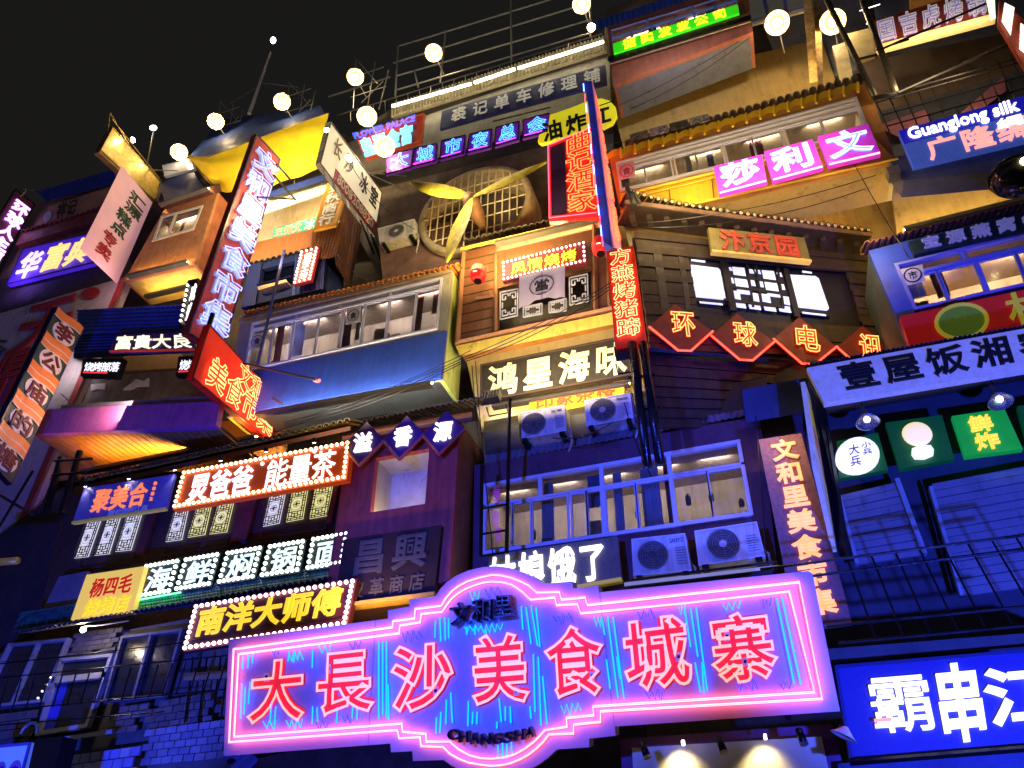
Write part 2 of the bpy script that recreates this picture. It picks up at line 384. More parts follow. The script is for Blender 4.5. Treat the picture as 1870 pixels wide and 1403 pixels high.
street_flood(3.2, 3.0, .9, at(1730, 980, 10), 5600, BLUE, 54, 'blue floodlight on a short pole at the right end of the street')
# ------------------------------------------------------------------ materials
dark = M('dark_render', (.045, .04, .042), .8)
dkwood = M('dark_wood', (.055, .035, .028), .6, ns=6, streak=.5)
grey = M('grey_render', (.28, .27, .25), .8, streak=.5)
cream = M('cream_render', (.55, .48, .34), .8, streak=.4)
terra = M('terracotta_paint', (.42, .13, .06), .7, streak=.35, nz=.45)
yellow = M('yellow_paint', (.72, .50, .06), .65, streak=.35)
navy = M('navy_sheet', (.02, .035, .16), .45, .3)
bluep = M('blue_paint', (.02, .06, .42), .6, streak=.6, nz=.5)
black = M('black_metal', (.012, .012, .014), .35, .5)
steel = M('galvanised_steel', (.35, .34, .32), .45, .7)
rust = M('rusty_sheet', (.30, .12, .05), .6, .4, streak=.6, nz=.6)
framew = M('painted_frame', (.55, .55, .72), .45, nz=.15)
frameb = M('blue_frame', (.22, .26, .72), .4, nz=.2)
roomm = M('room_board', (.46, .36, .28), .8, streak=.4, nz=.6, ns=1.5)
warmem = E('warm_strip', WARM, 190)
warmdim = E('warm_strip_dim', (1, .6, .2), 110)
orangeem = E('orange_strip', (1, .42, .08), 40)
bulbw = E('bulb_white', (1, .86, .72), 5, samp='FRONT')
bulbp = E('bulb_pink', (1, .62, .60), 4, samp='FRONT')
bulby = E('bulb_yellow', (1, .72, .38), 4.5, samp='FRONT')
floodem = E('flood_lens', (1, .74, .38), 70)
spotem = E('spot_lens', (1, .88, .75), 70)
# ------------------------------------------------------------------ ground and main building
tag(MB().box((-3, 2, -.1), 90, 60, .2).make('ground', M('asphalt', (.05, .05, .052), .75, ns=4)), kind='structure')
tag(MB().box((-5, 10.4, .06), 60, 4.2, .12).make('pavement', M('paving', (.22, .21, .2), .7)), kind='structure')
YB = 13.0
mb = thing('market_building', 'dark many storeyed market building carrying all the shop signs and balconies', 'building', Vector((-4, YB, 0)))
sky = prs([-900, 560, -10, 410, 70, 372, 215, 330, 330, 300, 420, 262, 560, 225, 640, 250, 712, 200, 1104, 82, 1104, 20, 1200, -20, 1500, -140, 1990, -320])
pts = [at(x, y, YB) for x, y in sky]; pts = [Vector((p.x, YB, max(p.z, .5))) for p in pts]
pts += [Vector((pts[-1].x, YB, 0)), Vector((pts[0].x, YB, 0))]
MB().prism(pts, (0, .5, 0)).make('wall', M('building_wall', (.075, .062, .055), .85, streak=.4), mb)
def wallpatch(nm, Y, m, *a, th=.1, root=None, **k):
    P = Q(Y, *a); MB().prism(P.c, (0, th, 0)).make(nm, m, root or mb, **k); return P
# intermediate wall skins standing in front of the main wall
wallpatch('wall', 12.4, M('brown_wall', (.30, .20, .06), .85, streak=.5), 1112, 165, 1500, 70, 1620, 430, 1180, 440)
wallpatch('wall', 12.3, M('ochre_render', (.42, .30, .10), .8, streak=.5, nz=.5), 1080, 410, 1620, 300, 1700, 600, 1080, 640)
wallpatch('wall', 12.5, M('blue_grey_wall', (.17, .18, .24), .8, streak=.4), 1360, -40, 1560, -80, 1600, 120, 1440, 160)
wallpatch('wall', 12.4, M('deep_brown', (.12, .085, .06), .85, streak=.5), 1560, 60, 1900, -40, 1980, 470, 1640, 470)
wallpatch('wall', 12.2, M('roof_band', (.20, .185, .17), .8, streak=.3), 615, 268, 1112, 95, 1116, 196, 625, 330)
wallpatch('wall', 12.5, dark, 600, 330, 1120, 190, 1120, 470, 700, 520)

# ================================================================== LEFT TOP
# far left unit with blue roof
P = Q(12.0, 60, 372, 225, 330, 175, 520, -25, 560)
U = bay('corner_shop_unit', 'narrow brown shop unit with blue sheet roof at the far left top', 'building', P, .9, M('brown_boards', (.26, .16, .10), .7, streak=.5))
corr(Q(11.7, 66, 350, 218, 306, 224, 332, 84, 368), U, bluep, 26, .03, name='roof_sheet')
MB().prism(Q(11.75, 40, 425, 205, 376, 200, 396, 28, 448).c, (0, .3, 0)).make('lean_to_eave', M('red_tile', (.28, .07, .04), .6, nz=.5), U)
eave(U, at(38, 425, 11.7), at(205, 375, 11.7), M('red_tile2', (.25, .06, .035), .6), 18, Vector((0, .3, .2)))
S = Q(11.7, 88, 378, 205, 340, 190, 376, 84, 410)
T = thing('shop_sign', 'brown weathered board with two small black characters under the blue roof', 'sign', S.mid)
board(S, T, M('brown_board2', (.42, .24, .12), .7)); text('祥记', S.sub(.16, .05, .5, .9, .01), T, M('black_letter', (.02, .02, .02), .5), w1=.02)
MB().prism([S.at(.02+.07*math.cos(a*.7), .6+.3*math.sin(a*.7), .02) for a in range(9)], S.n*-.015).make('round_badge', M('badge_white', (.5, .5, .6), .5), T)
S = Q(11.5, 42, 455, 215, 415, 180, 478, 12, 520)
T = thing('lightbox_sign', 'purple lit box sign with blocky characters turning from white to yellow', 'sign', S.mid)
board(S, T, M('violet_board', (.08, .04, .5), .5, em=.35, ecol=(.12, .03, 1), nz=.3), .15); rim(S, T, M('violet_frame', (.03, .02, .15), .4), .03)
text('华', S.sub(.06, .22, .32, .95, .02), T, E('violet_white', (.75, .5, 1), 1.6), bold=.035, w1=.05)
text('富典', S.sub(.33, .15, .84, .9, .02), T, E('warm_white_letter', (1, .66, .22), 1.1), bold=.035, w1=.05)
light('AREA', S.at(.15, 1.1, .35), 14, (.35, .15, 1), .8, .1, aim=(0, .7, .6))
S = VQ(10.9, 28, 345, 64, 374, 14, 492, -30, 455)
T = thing('hanging_sign', 'upright projecting sign with purple glowing characters at the far left edge', 'sign', S.mid)
board(S, T, M('purple_board', (.14, .02, .05), .5), .1); rim(S, T, black, .03)
text('环球人主题', S.sub(.25, .10, .9, 1.05, .03), T, E('violet_core', (.80, .52, 1), 2.2), vert=True, bold=.035, w1=.06, gap=.08)
text('环球人主题', S.sub(.25, .10, .9, 1.05, .0), T, E('violet_halo', (.4, .12, 1), 5, samp='FRONT'), 'neon', vert=True, bold=.035, w1=.02, gap=.08, tube=.02)
MB().tube([S.at(.25, -.05, .1), S.at(.9, -.2, .1)], .02).tube([S.at(.35, .03, 0), S.at(.35, -.07, .1)], .02).make('bracket', steel, T)
# grey hoarding with big red strokes
P = Q(11.6, -60, 590, 232, 508, 60, 925, -100, 1010)
P = Patch([at(-60, 590, 11.6), at(232, 505, 11.6), at(22, 1005, 11.6), at(-190, 1040, 11.6)])
T = thing('painted_hoarding', 'big grey hoarding with huge dark red painted characters and red edge at the left', 'hoarding', P.mid)
MB().prism(P.c, (0, .25, 0)).make('board', M('grey_board', (.42, .38, .40), .75, streak=.5), T)
MB().prism([P.at(.965, 0, .02), P.at(1.0, 0, .02), P.at(1.0, 1, .02), P.at(.95, 1, .02)], (0, .1, 0)).make('edge_trim', M('red_trim', (.30, .03, .03), .6), T)
redl = M('dark_red_letter', (.30, .02, .03), .4)
pl = PY(11.55)
char('天', Q(pl, 55, 562, 150, 535, 120, 640, 5, 660), T, redl, bold=.035, w1=.08); char('鼎', Q(pl, 5, 652, 82, 632, 40, 738, -50, 760), T, redl, bold=.03, w1=.08)
c = pl.P(168, 536); MB().prism([pl.P(166+17*math.cos(a*.42), 536+10*math.sin(a*.42)-.2*17*math.cos(a*.42)) for a in range(15)], (0, -.03, 0)).make('round_stamp', redl, T)
char('氵', Q(pl, -8, 625, 18, 618, 8, 650, -14, 655), T, M('ink', (.03, .03, .07), .5), w1=.03)
wallpatch('wall', 11.8, dark, -60, 520, 235, 470, 232, 520, -60, 600)

# terracotta balcony with small lit window
P = Q(11.0, 300, 383, 398, 350, 356, 482, 226, 513); Wd = Q(11.0, 295, 396, 372, 375, 354, 420, 278, 442)
U = bay('terracotta_balcony', 'terracotta balcony with a small lit cream window beside the tall red neon sign', 'balcony', P, 1.1, M('terra_two', (.50, .22, .09), .75, streak=.3, nz=.5), terra, Wd, soff=M('soffit_ochre', (.50, .36, .10), .7))
window(Wd, U, [(0, 0, 1, 1), (.04, .06, .36, .95), (.38, .06, .97, .95)], M('cream_frame', (.7, .66, .55), .5), .025)
room(Wd, U, .7, M('lit_room', (.7, .58, .34), .8), 60, n=1)
light('AREA', at(300, 500, 10.0), 45, (1, .72, .38), 1.0, .2, aim=(0, .8, .6))
light('AREA', at(520, 470, 10.2), 30, (1, .7, .35), 1.0, .2, aim=(0, .8, .6))
light('AREA', at(110, 640, 10.8), 20, (1, .8, .85), .8, .4, aim=(-.5, 1, .1))  # unseen fill light added to brighten the grey hoarding
MB().hexa(Q(10.8, 300, 368, 402, 336, 405, 350, 303, 383).c, Q(11.6, 300, 366, 402, 334, 405, 350, 303, 383).c).make('eave_board', M('redbrown', (.22, .07, .05), .6), U)
MB().prism([P.at(-.02, .98, .05), P.at(1.02, .98, .05), P.at(1.02, 1.02, .05), P.at(-.02, 1.02, .05)], P.n*-.08).make('sill_trim', M('trim_red', (.35, .14, .08), .6), U)
strip(U, P.at(.1, 1.0, .12), P.at(.95, 1.0, .12), .012, warmdim)
strip(U, P.at(.2, 1.1, -.5), P.at(.9, 1.08, -.5), .012, warmdim)
strip(U, P.at(.05, .03, .25), P.at(.95, .03, .25), .012, warmdim)
B = thing('roof_cabin', 'dark blue cabin on the roof above the terracotta balcony', 'shed', at(350, 330, 11.8))
MB().prism(Q(11.9, 290, 336, 352, 312, 372, 344, 300, 366).c, (0, .8, 0)).make('wall', navy, B)
MB().prism(Q(11.85, 296, 302, 350, 288, 356, 308, 300, 322).c, (0, .1, 0)).make('glass_front', M('lit_glass', (.3, .3, .36), .2, em=.15, ecol=(.8, .7, .5)), B)
# gold boxed sign + pink banner
g0 = VQ(9.6, 206, 232, 313, 356, 300, 384, 202, 268)
T = thing('gold_box_sign', 'long gold box sign projecting over the street with a worklight on top', 'sign', g0.mid)
board(g0, T, M('gold_panel', (.75, .52, .10), .35, .3, nz=.5, ns=5), .22); rim(g0, T, M('brass', (.45, .30, .08), .4, .6), .03, -.22, .02)
MB().pbox(g0, 0, 1, 1, 1.09, -.22, .0).make('underside', M('brass_dark', (.3, .18, .05), .5, .4), T)
for a, b in (((-.06, -.5), (.0, .2)), ((-.06, -.5), (.55, .1)), ((.0, -.4), (1.0, -.2))):
    MB().tube([g0.at(a[0], a[1], -.2), g0.at(b[0], b[1], -.1)], .02, 6).make('brace', M('brass', (.45, .3, .08)), T)
char('汇', g0.sub(.80, .25, .93, .95, .01), T, M('gold_letter', (.9, .75, .4), .4), w1=.03)
light('POINT', g0.at(.2, -.1, .28), 45, (1, .8, .5), size=.07)
lamp_disc(g0.at(.22, -.06, .22), g0.n+Vector((0, 0, -.2)), .09, floodem, 'bright floodlight fixed to the street end of the gold box sign', 'floodlights along the roof')
lamp_disc(at(280, 234, 9.7), (.4, -.6, -.2), .11, E('worklight', (.9, .95, 1), 5), 'small open worklight on an arm above the gold box sign', back=g0.at(.55, -.1, 0))
MB().tube([g0.at(.6, 0, -.1), at(325, 312, 11.4)], .018).make('stay', steel, T)
S = VQ(10.0, 222, 303, 279, 370, 207, 513, 143, 455)
T = thing('pink_banner', 'pale pink hanging banner with green and red characters under the gold box', 'banner', S.mid)
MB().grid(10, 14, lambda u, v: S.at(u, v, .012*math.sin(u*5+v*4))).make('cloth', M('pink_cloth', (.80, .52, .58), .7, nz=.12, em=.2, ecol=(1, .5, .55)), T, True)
text('汇源', S.sub(.42, .09, .86, .34, .02), T, M('green_ink', (.03, .09, .03), .6), vert=True, bold=.03, w1=.03)
text('糕点', S.sub(.34, .35, .72, .62, .02), T, M('green_ink'), vert=True, bold=.03, w1=.03)
text('专卖', S.sub(.26, .64, .62, .92, .02), T, M('red_ink', (.38, .02, .03), .6), vert=True, bold=.03, w1=.03)
light('AREA', S.at(.5, 1.15, .5), 10, (1, .5, .6), .5, .3, aim=(-.6, .4, .6))
# yellow tarpaulin, blue dome roof
T = thing('blue_barrel_roof', 'dark blue curved sheet roof behind the yellow tarpaulin', 'roof', at(480, 260, 12.2))
a0, a1, b0, b1 = at(330, 305, 11.6), at(598, 232, 11.6), at(400, 232, 12.6), at(580, 205, 12.6)
MB().grid(40, 10, lambda u, v: (a0.lerp(a1, u)).lerp(b0.lerp(b1, u), v)+Vector((0, 0, .45*math.sin(v*math.pi*.6)+.015*math.sin(u*180)))).make('roof_sheet', M('blue_tarp', (.03, .06, .22), .6), T)
T = thing('yellow_tarpaulin', 'bright yellow tarpaulin stretched over the balcony behind the tall red sign', 'tarpaulin', at(470, 290, 11.2))
top = prs([342, 285, 380, 287, 430, 270, 480, 250, 540, 228, 600, 207]); bot = prs([400, 350, 420, 352, 452, 350, 492, 342, 540, 325, 588, 306])
def lerpp(l, t, Y):
    k = min(int(t*(len(l)-1)), len(l)-2); f = t*(len(l)-1)-k; return at(l[k][0]*(1-f)+l[k+1][0]*f, l[k][1]*(1-f)+l[k+1][1]*f, Y)
MB().grid(44, 20, lambda u, v: lerpp(top, u, 10.6).lerp(lerpp(bot, u, 11.3), v)+Vector((0, -.10*math.sin(v*math.pi)+.025*math.sin(u*26+v*5)*v+.015*math.sin(u*9-v*14), -.10*math.sin(v*math.pi)*math.sin(u*math.pi)))).make('tarpaulin_cloth', M('yellow_tarp', (.78, .58, .02), .55, nz=.2, bs=12, bump=.3), T, True)
MB().tube([lerpp(top, t/12, 10.6)+Vector((0, 0, .01)) for t in range(13)], .012).make('edge_rope', M('rope', (.3, .22, .08), .8), T)
MB().tube([at(342, 285, 10.6), at(372, 322, 10.9), at(392, 345, 11.2), at(394, 356, 11.2)], .014).make('hanging_rope', M('rope'), T)
light('AREA', at(380, 440, 9.4), 90, (1, .78, .4), 1.0, .3, aim=(.1, .6, 1))  # second unseen light, added to lift the left half of the tarpaulin
light('AREA', at(480, 330, 9.9), 300, (1, .78, .4), 1.6, .3, aim=(0, .5, 1))
# cream open balcony
P = Q(11.3, 478, 372, 606, 330, 600, 440, 440, 480)
U = thing('open_balcony', 'open cream balcony with terracotta parapet below the yellow tarpaulin', 'balcony', P.mid)
corr(Q(11.15, 490, 362, 602, 326, 604, 350, 480, 392), U, M('cream_sheet', (.72, .66, .45), .6, nz=.15), 24, .02, name='sheet_band')
MB().hexa(Q(10.9, 486, 352, 600, 316, 602, 327, 488, 363).c, Q(11.6, 486, 352, 600, 316, 602, 327, 488, 363).c).make('fascia', navy, U)
MB().prism(Q(12.2, 470, 380, 640, 330, 640, 440, 450, 470).c, (0, .1, 0)).make('back_wall', cream, U)
MB().prism(Q(11.1, 466, 443, 572, 418, 566, 462, 448, 498).c, (0, .12, 0)).make('parapet', M('terra_parapet', (.50, .20, .08), .75, streak=.4), U)
strip(U, at(490, 378, 11.3), at(600, 342, 11.3), .012, warmem)
S = Q(11.9, 500, 418, 580, 396, 577, 420, 497, 438)
T = thing('teal_sign', 'teal shop board with pink and white characters inside the open balcony', 'sign', S.mid)
board(S, T, M('teal_board', (.04, .35, .28), .5, em=.12)); text('三师父', S.sub(.04, .15, .68, .85, .01), T, E('pink_letter', (1, .22, .16), .8), w1=.02); text('冰', S.sub(.72, .1, .98, .9, .01), T, M('white_letter', (.8, .85, .82), .5), w1=.02)
MB().tube([at(538, 330, 11.2), at(528, 400, 11.2)], .008).make('cord', M('rope'), U)
# rusty corrugated column
P = Q(10.9, 573, 420, 632, 402, 612, 470, 563, 478)
U = thing('rusty_sheet_column', 'rust coloured corrugated metal shaft beside the orange sign', 'wall', P.mid)
corr(P, U, rust, 9, .03)
P2 = Patch([at(606, 408, 10.95), at(648, 398, 11.9), at(636, 560, 11.9), at(590, 520, 10.95)]); P2 = Patch([at(625, 345, 10.95), at(672, 360, 12.2), at(640, 530, 12.2), at(612, 480, 10.95)])
corr(P2, U, M('dark_rust', (.17, .06, .035), .6, .3, streak=.6, nz=.6), 8, .03)
S = Q(10.7, 597, 337, 640, 325, 612, 411, 572, 421)
T = thing('orange_sign', 'upright orange board with four white brush characters', 'sign', S.mid)
board(S, T, M('orange_board', (.55, .26, .02), .5, nz=.2), .08); text('多秋商行', S.sub(.2, .04, .85, .96, .01), T, M('white_letter'), vert=True, bold=.03, w1=.04)
light('AREA', S.at(.3, .3, .9), 14, (1, .7, .35), .3, .3, aim=(0, 1, 0))
# ice room cream sign
S = VQ(9.2, 603, 222, 698, 352, 686, 434, 585, 298)
T = thing('cream_projecting_sign', 'cream projecting signboard with dark characters and a red strip of digits', 'sign', S.mid)
board(S, T, M('cream_board', (.86, .80, .58), .45, nz=.12, em=.38, ecol=(1, .9, .6)), .12); rim(S, T, M('dark_edge', (.10, .05, .04), .5), .035, -.13, .02)  # board given its own glow so the blue floods don't tint it
MB().pbox(S, .22, .72, .99, .98, .0, .012).make('red_strip', M('red_strip', (.42, .03, .02), .5), T)
text('8008208820', S.sub(.27, .76, .93, .94, .012), T, M('white_letter'), w1=.02, one=True, bold=.01)
text('长沙', S.sub(.08, .12, .50, .52, .01), T, M('faint_ink', (.35, .30, .18), .6), w1=.02, gap=.4); text('冰室', S.sub(.57, .12, .96, .52, .01), T, M('black_letter'), w1=.02, gap=.3, bold=.03)
lamp_disc(S.at(.30, .40, .16), S.n+Vector((.1, -.5, -.2)), .10, floodem, 'floodlight glaring on the face of the cream projecting signboard', 'floodlights along the roof')
lamp_disc(at(596, 238, 9.1), (.3, -.8, -.3), .07, floodem, 'smaller floodlight at the street end of the cream projecting signboard', 'floodlights along the roof')
for u in (.75, .95):
    MB().tube([S.at(u, 1.0, -.05), S.at(u+.1, 1.25, -.05)+Vector((0, .6, .0))], .03).make('mounting_arm', black, T)
MB().tube([S.at(.7, -.02, -.06), at(742, 322, 11.6)], .014).tube([S.at(.7, -.02, -.06), at(735, 345, 11.6)], .014).make('stay', steel, T)
# tall red neon sign
S = VQ(9.0, 468, 244, 512, 292, 398, 642, 328, 612)
T = thing('tall_neon_sign', 'very tall red projecting sign with white blue neon characters running down it', 'sign', S.mid)
redb = M('red_signboard', (.50, .05, .03), .5, nz=.35, em=.10, ecol=(1, .07, .03))
board(S, T, redb, .16); rim(S, T, M('navy_edge', (.015, .015, .05), .4), .04, -.17, .02)
wht = M('pale_letter', (.55, .66, .9), .4, em=.25, ecol=(.5, .6, 1)); cyw = E('neon_cool', (.30, .34, 1), 2.2, samp='FRONT')
text('文和里美食市集', S.sub(.14, .045, .90, .96, .0), T, wht, 'both', vert=True, bold=.045, w1=.08, tw=.14, neon=cyw, gap=.16, tube=.012)
for (x0, y0, x1, y1) in ((505, 300, 530, 328), (500, 320, 540, 365), (470, 360, 535, 364)):
    MB().tube([at(x0, y0, 9.3), at(x1, y1, 11.0)], .03).make('mounting_arm', black, T)
light('AREA', S.at(.4, .38, .7), 45, (1, .75, .35), .2, .9, aim=-S.n)
# small bulb-edged sign peeping out left of it
S = Q(9.9, 343, 512, 362, 508, 343, 598, 326, 600)
T = thing('bulb_edged_sign', 'slim black sign edged with white bulbs, half hidden behind the tall red neon sign', 'sign', S.mid)
board(S, T, black, .08); bulbs(S, T, bulbw, 2, 10, .05, .033, sides='l'); text('成盛', S.sub(.6, .1, 1.1, .9, .01), T, E('white_lit', (1, 1, 1), 1.2), vert=True, w1=.02)
# red two line neon
S = VQ(8.8, 382, 592, 512, 733, 497, 812, 350, 690)
T = thing('red_neon_sign', 'glowing red projecting sign with two lines of outlined neon characters', 'sign', S.mid)
board(S, T, M('red_glow_board', (.75, .03, .01), .45, nz=.15, em=.18, ecol=(1, .02, .0)), .12); rim(S, T, M('maroon_edge', (.12, .01, .02), .4), .03, -.13, .02)
ngold = E('neon_gold', (1, .26, .08), 4, samp='FRONT')
text('文和里', S.sub(.40, .05, .93, .48, .0), T, ngold, 'neon', bold=.035, w1=.05, tube=.016, gap=.1); text('美食市集', S.sub(.10, .42, .96, .95, .0), T, ngold, 'neon', bold=.035, w1=.05, tube=.016, gap=.1)
MB().tube([S.at(.02, -.25, -.05), S.at(.02, 1.0, -.05)], .05, 8).make('upright_pole', black, T); MB().tube([S.at(.45, .02, -.05), at(575, 693, 10.3)], .025).make('mounting_arm', black, T); MB().tube([S.at(.85, .1, -.05), at(515, 738, 10.0)], .025).make('mounting_arm', black, T)
# red lamp sign of upright orange/green boards
S = VQ(8.6, 104, 560, 152, 600, 12, 880, -47, 835)
T = thing('striped_sign', 'upright projecting sign of orange bands and white discs with dark red characters', 'sign', S.mid)
board(S, T, M('dark_green', (.03, .07, .04), .6), .14); org = M('orange_band', (.75, .22, .04), .5, em=.06)
rim(S, T, M('navy_edge'), .03, -.15, .01); txt = '李公庙的塘'
for i in range(5):
    a, b = i/5, (i+1)/5
    D = S.sub(.14, a+.055, .90, b-.015, .02)
    MB().prism([D.at(.5+.5*math.cos(q*.314), .5+.5*math.sin(q*.314)) for q in range(20)], S.n*-.015).make('disc', M('disc_white', (.72, .62, .52), .6, em=.05), T)
    char(txt[i], D.sub(.1, .1, .9, .9, .0), T, M('oxblood', (.13, .01, .02), .5), bold=.045, w1=.03)
    for (v0, v1) in ((a-.02, a+.022), (a+.028, a+.06)) if i else ((a+.0, a+.05),):
        MB().grid(10, 1, lambda u, v: S.at(.02+.96*u, v0+(v1-v0)*v+.006*math.sin(u*6), .03)).make('orange_band', org, T)
        MB().grid(10, 1, lambda u, v: S.at(.02+.96*u, v1+.007*v+.006*math.sin(u*6), .028)).make('white_edge', M('disc_white'), T)
light('AREA', S.at(1.6, .5, 1.6), 60, (1, .62, .45), .8, .8, aim=-S.n+Vector((0, 0, .1)))
# ------------------------------------------------------------------ roof line, lamps and frames
T = thing('roof_scaffold', 'steel pipe scaffold frame standing on the roof edge behind the light tubes', 'scaffold', at(850, 90, 12.8))
pp = lambda *a: [(at(a[i], a[i+1], 12.8), at(a[i+2], a[i+3], 12.8)) for i in range(0, len(a), 4)]
for s in pp(727, 85, 722, 178, 814, 56, 804, 150, 933, 0, 934, 112, 1080, -20, 1078, 66, 727, 85, 1075, -22, 719, 115, 1080, 4, 724, 139, 1080, 36, 726, 164, 1080, 60, 757, 130, 764, 160, 600, 177, 712, 141):
    rods([s], .03).make('pipe', M('pipe_grey', (.45, .44, .40), .5, .5), T)
T = thing('roof_railing', 'thin rail of steel posts along the roof edge', 'railing', at(700, 185, 12.6))
MB().tube([at(617, 211, 12.6), at(802, 153, 12.6), at(1100, 62, 12.6)], .022).make('top_rail', steel, T)
for i in range(22):
    t = i/21; x = 640+440*t; y = 203-137*t; rods([(at(x, y, 12.6), at(x+1, y+20, 12.6))], .012).make('post', steel, T)
for k, (x0, y0, s) in enumerate(((640, 108, 1), (395, 185, .7), (520, 150, .8))):
    T = thing('pipe_frame', ['tall', 'small', 'middle'][k]+' welded pipe frame on the roof beside '+['the lamp above the cream signboard', 'the leftmost tarpaulin lamp', 'the lamp over the yellow tarpaulin'][k], 'frame', at(x0+25, y0+60, 12.4))
    q = lambda a, b: at(x0+a*s, y0+b*s, 12.4)
    for a, b in (((10, 0), (5, 90)), ((45, 5), (30, 95)), ((60, 40), (20, 80)), ((0, 35), (60, 15)), ((0, 70), (65, 50)), ((10, 0), (50, 45)), ((70, 20), (52, 92))):
        rods([(q(*a), q(*b))], .018).make('pipe', M('pipe_grey'), T)
T = thing('lamp_mast', 'thin leaning mast on the blue roof with one small lamp at its tip', 'mast', at(458, 205, 12.4))
MB().tube([at(455, 208, 12.4), at(494, 96, 12.4)], [.07, .04]).make('mast', M('mast_pale', (.7, .68, .62), .5, nz=.2), T)
MB().tube([at(480, 152, 12.4), at(545, 160, 12.4), at(546, 180, 12.4)], .015).tube([at(468, 160, 12.4), at(420, 190, 12.4)], .015).make('side_arm', steel, T)
lamp_disc(at(499, 74, 12.3), (0, -.7, -.7), .13, E('mast_lens', (.9, .95, 1), 12), 'small white lamp at the tip of the thin roof mast')
fl = [(327, 278, 'leftmost floodlight on the roof, beside the yellow tarpaulin corner'), (394, 222, 'floodlight above the left part of the yellow tarpaulin'), (515, 186, 'floodlight above the middle of the yellow tarpaulin'), (649, 141, 'floodlight on a pipe frame above the cream signboard'), (792, 97, 'floodlight in front of the roof scaffold'), (1062, 8, 'topmost floodlight, over the right end of the light tubes'), (670, 213, 'floodlight just above the red sign with blue letters'), (702, 268, 'floodlight hanging below the red sign with blue letters'), (1419, 42, 'floodlight left of the yellow steel pillar'), (1521, 40, 'floodlight right of the yellow steel pillar')]
for k_, (x, y, lab) in enumerate(fl):
    Y = 11.6 if x < 600 else (10.9 if y > 200 else 12.0 if x < 1100 else 11.0)
    p = at(x, y, Y); dish_lamp(p, (EYE-p).normalized()+Vector((0, .15, -.1)), .17, lab, 'floodlights along the roof', p+Vector((.1, .7, -.25)), 48, E('frosted_bulb', (1, .90, .68), 5, samp='FRONT'), M('reflector_brass', (.85, .55, .14), .45, nz=.1))  # brass dish is added: its lit bowl imitates the bloom round each lamp
lamp_disc(at(1080, 50, 12.0), (0, -.3, -1), .12, floodem, 'narrow downlight above the right end of the light tubes', back=at(1076, 20, 12.2))
# parapet with tubes
P = Q(12.0, 716, 192, 1106, 66, 1108, 92, 716, 214)
U = thing('slatted_parapet', 'cream slatted parapet washed by three long light tubes at the roof edge', 'parapet', P.mid)
MB().prism(P.c, (0, .1, 0)).make('backing', cream, U)
for i in range(64): MB().pbox(P, i/64, 0, i/64+.008, 1.0+.12*(i % 3 == 0), 0, .05).make('slat', M('slat_cream', (.6, .52, .34), .6), U)
tube3 = E('tube_white', (1, .88, .55), 40)
for k, (x0, y0, x1, y1) in enumerate(((716, 194, 860, 153), (866, 151, 940, 126), (946, 125, 1102, 76))):
    T = thing('light_tube', ['left', 'middle', 'right'][k]+' of the three long white light tubes along the roof parapet', 'light', at(x0, y0, 11.6), 'light tubes along the parapet')
    a, b = at(x0, y0, 11.6), at(x1, y1, 11.6); MB().tube([a, b], .035, 8).make('tube', tube3, T, True); MB().tube([a+Vector((0, .06, .04)), b+Vector((0, .06, .04))], .03, 4).make('fitting', steel, T)
# bicycle repair sign
S = Q(11.7, 807, 203, 1105, 118, 1108, 152, 803, 236)
T = thing('bicycle_shop_sign', 'long navy board with pale serif characters below the light tubes', 'sign', S.mid)
board(S, T, M('navy_board', (.02, .03, .20), .6, streak=.3), .08); text('裘记单车修理铺', S.sub(.05, .1, .99, .82, .005), T, M('pale_paint', (.7, .68, .58), .6, em=.22), w1=.02, gap=.34, bold=.03)  # letters glow faintly in place of tube light falling on them
S = Q(11.5, 648, 246, 775, 208, 769, 258, 668, 290)
T = thing('palace_neon_sign', 'red board with cyan neon characters and small blue neon lettering on top', 'sign', S.mid)
board(S, T, M('scarlet_board', (.50, .06, .02), .5), .1); rim(S, T, M('scarlet_trim', (.6, .12, .04), .5), .025)
cy1 = E('neon_cyan', (.12, .45, 1), 4, samp='FRONT'); bl1 = E('neon_blue', (.05, .12, 1), 4, samp='FRONT')
text('皇冠金宫', S.sub(.0, .30, .86, .98, .0), T, M('cyan_letter', (.2, .7, .9), .4, em=.5), 'both', neon=cy1, w1=.04, tube=.03, bold=.04, gap=.1)
text('FLOWER PALACE', S.sub(-.02, .0, .88, .24, .0), T, bl1, 'neon', one=True, w1=.05, tube=.07, bold=.02)
# big city night club panels
pan = [(705, 285, 756, 272, 751, 306, 704, 319), (756, 272, 799, 262, 796, 294, 752, 305), (806, 258, 851, 247, 847, 280, 803, 292), (857, 246, 899, 236, 896, 269, 853, 280), (905, 234, 949, 222, 947, 255, 903, 268), (955, 220, 1004, 207, 1004, 240, 954, 253)]
cyn = E('neon_cyan2', (.06, .32, 1), 4, samp='FRONT')
for k, (a, ch) in enumerate(zip(pan, '大城市夜总会')):
    S = Q(11.2, *a)
    T = thing('neon_box_sign', ['first', 'second', 'third', 'fourth', 'fifth', 'sixth'][k]+' panel from the left in the row of purple panels with cyan neon characters, reading '+ch, 'sign', S.mid, 'purple neon panels above the giant fan')
    board(S, T, M('purple_panel', (.16, .04, .38), .5, em=.12, ecol=(.35, .02, .8), nz=.2), .08); rim(S, T, black, .02)
    char(ch, S.sub(.22, .12, .85, .88), T, cyn, 'neon', bold=.03, w1=.05, tube=.028, fit='cjk')
    MB().tube([S.at(.1, .97, .06), S.at(.9, .97, .06)], .012).make('neon_tube', E('neon_magenta', (1, .02, .45), 8, samp='FRONT') if k < 2 else E('neon_violet_s', (.5, .05, 1), 3, samp='FRONT'), T)
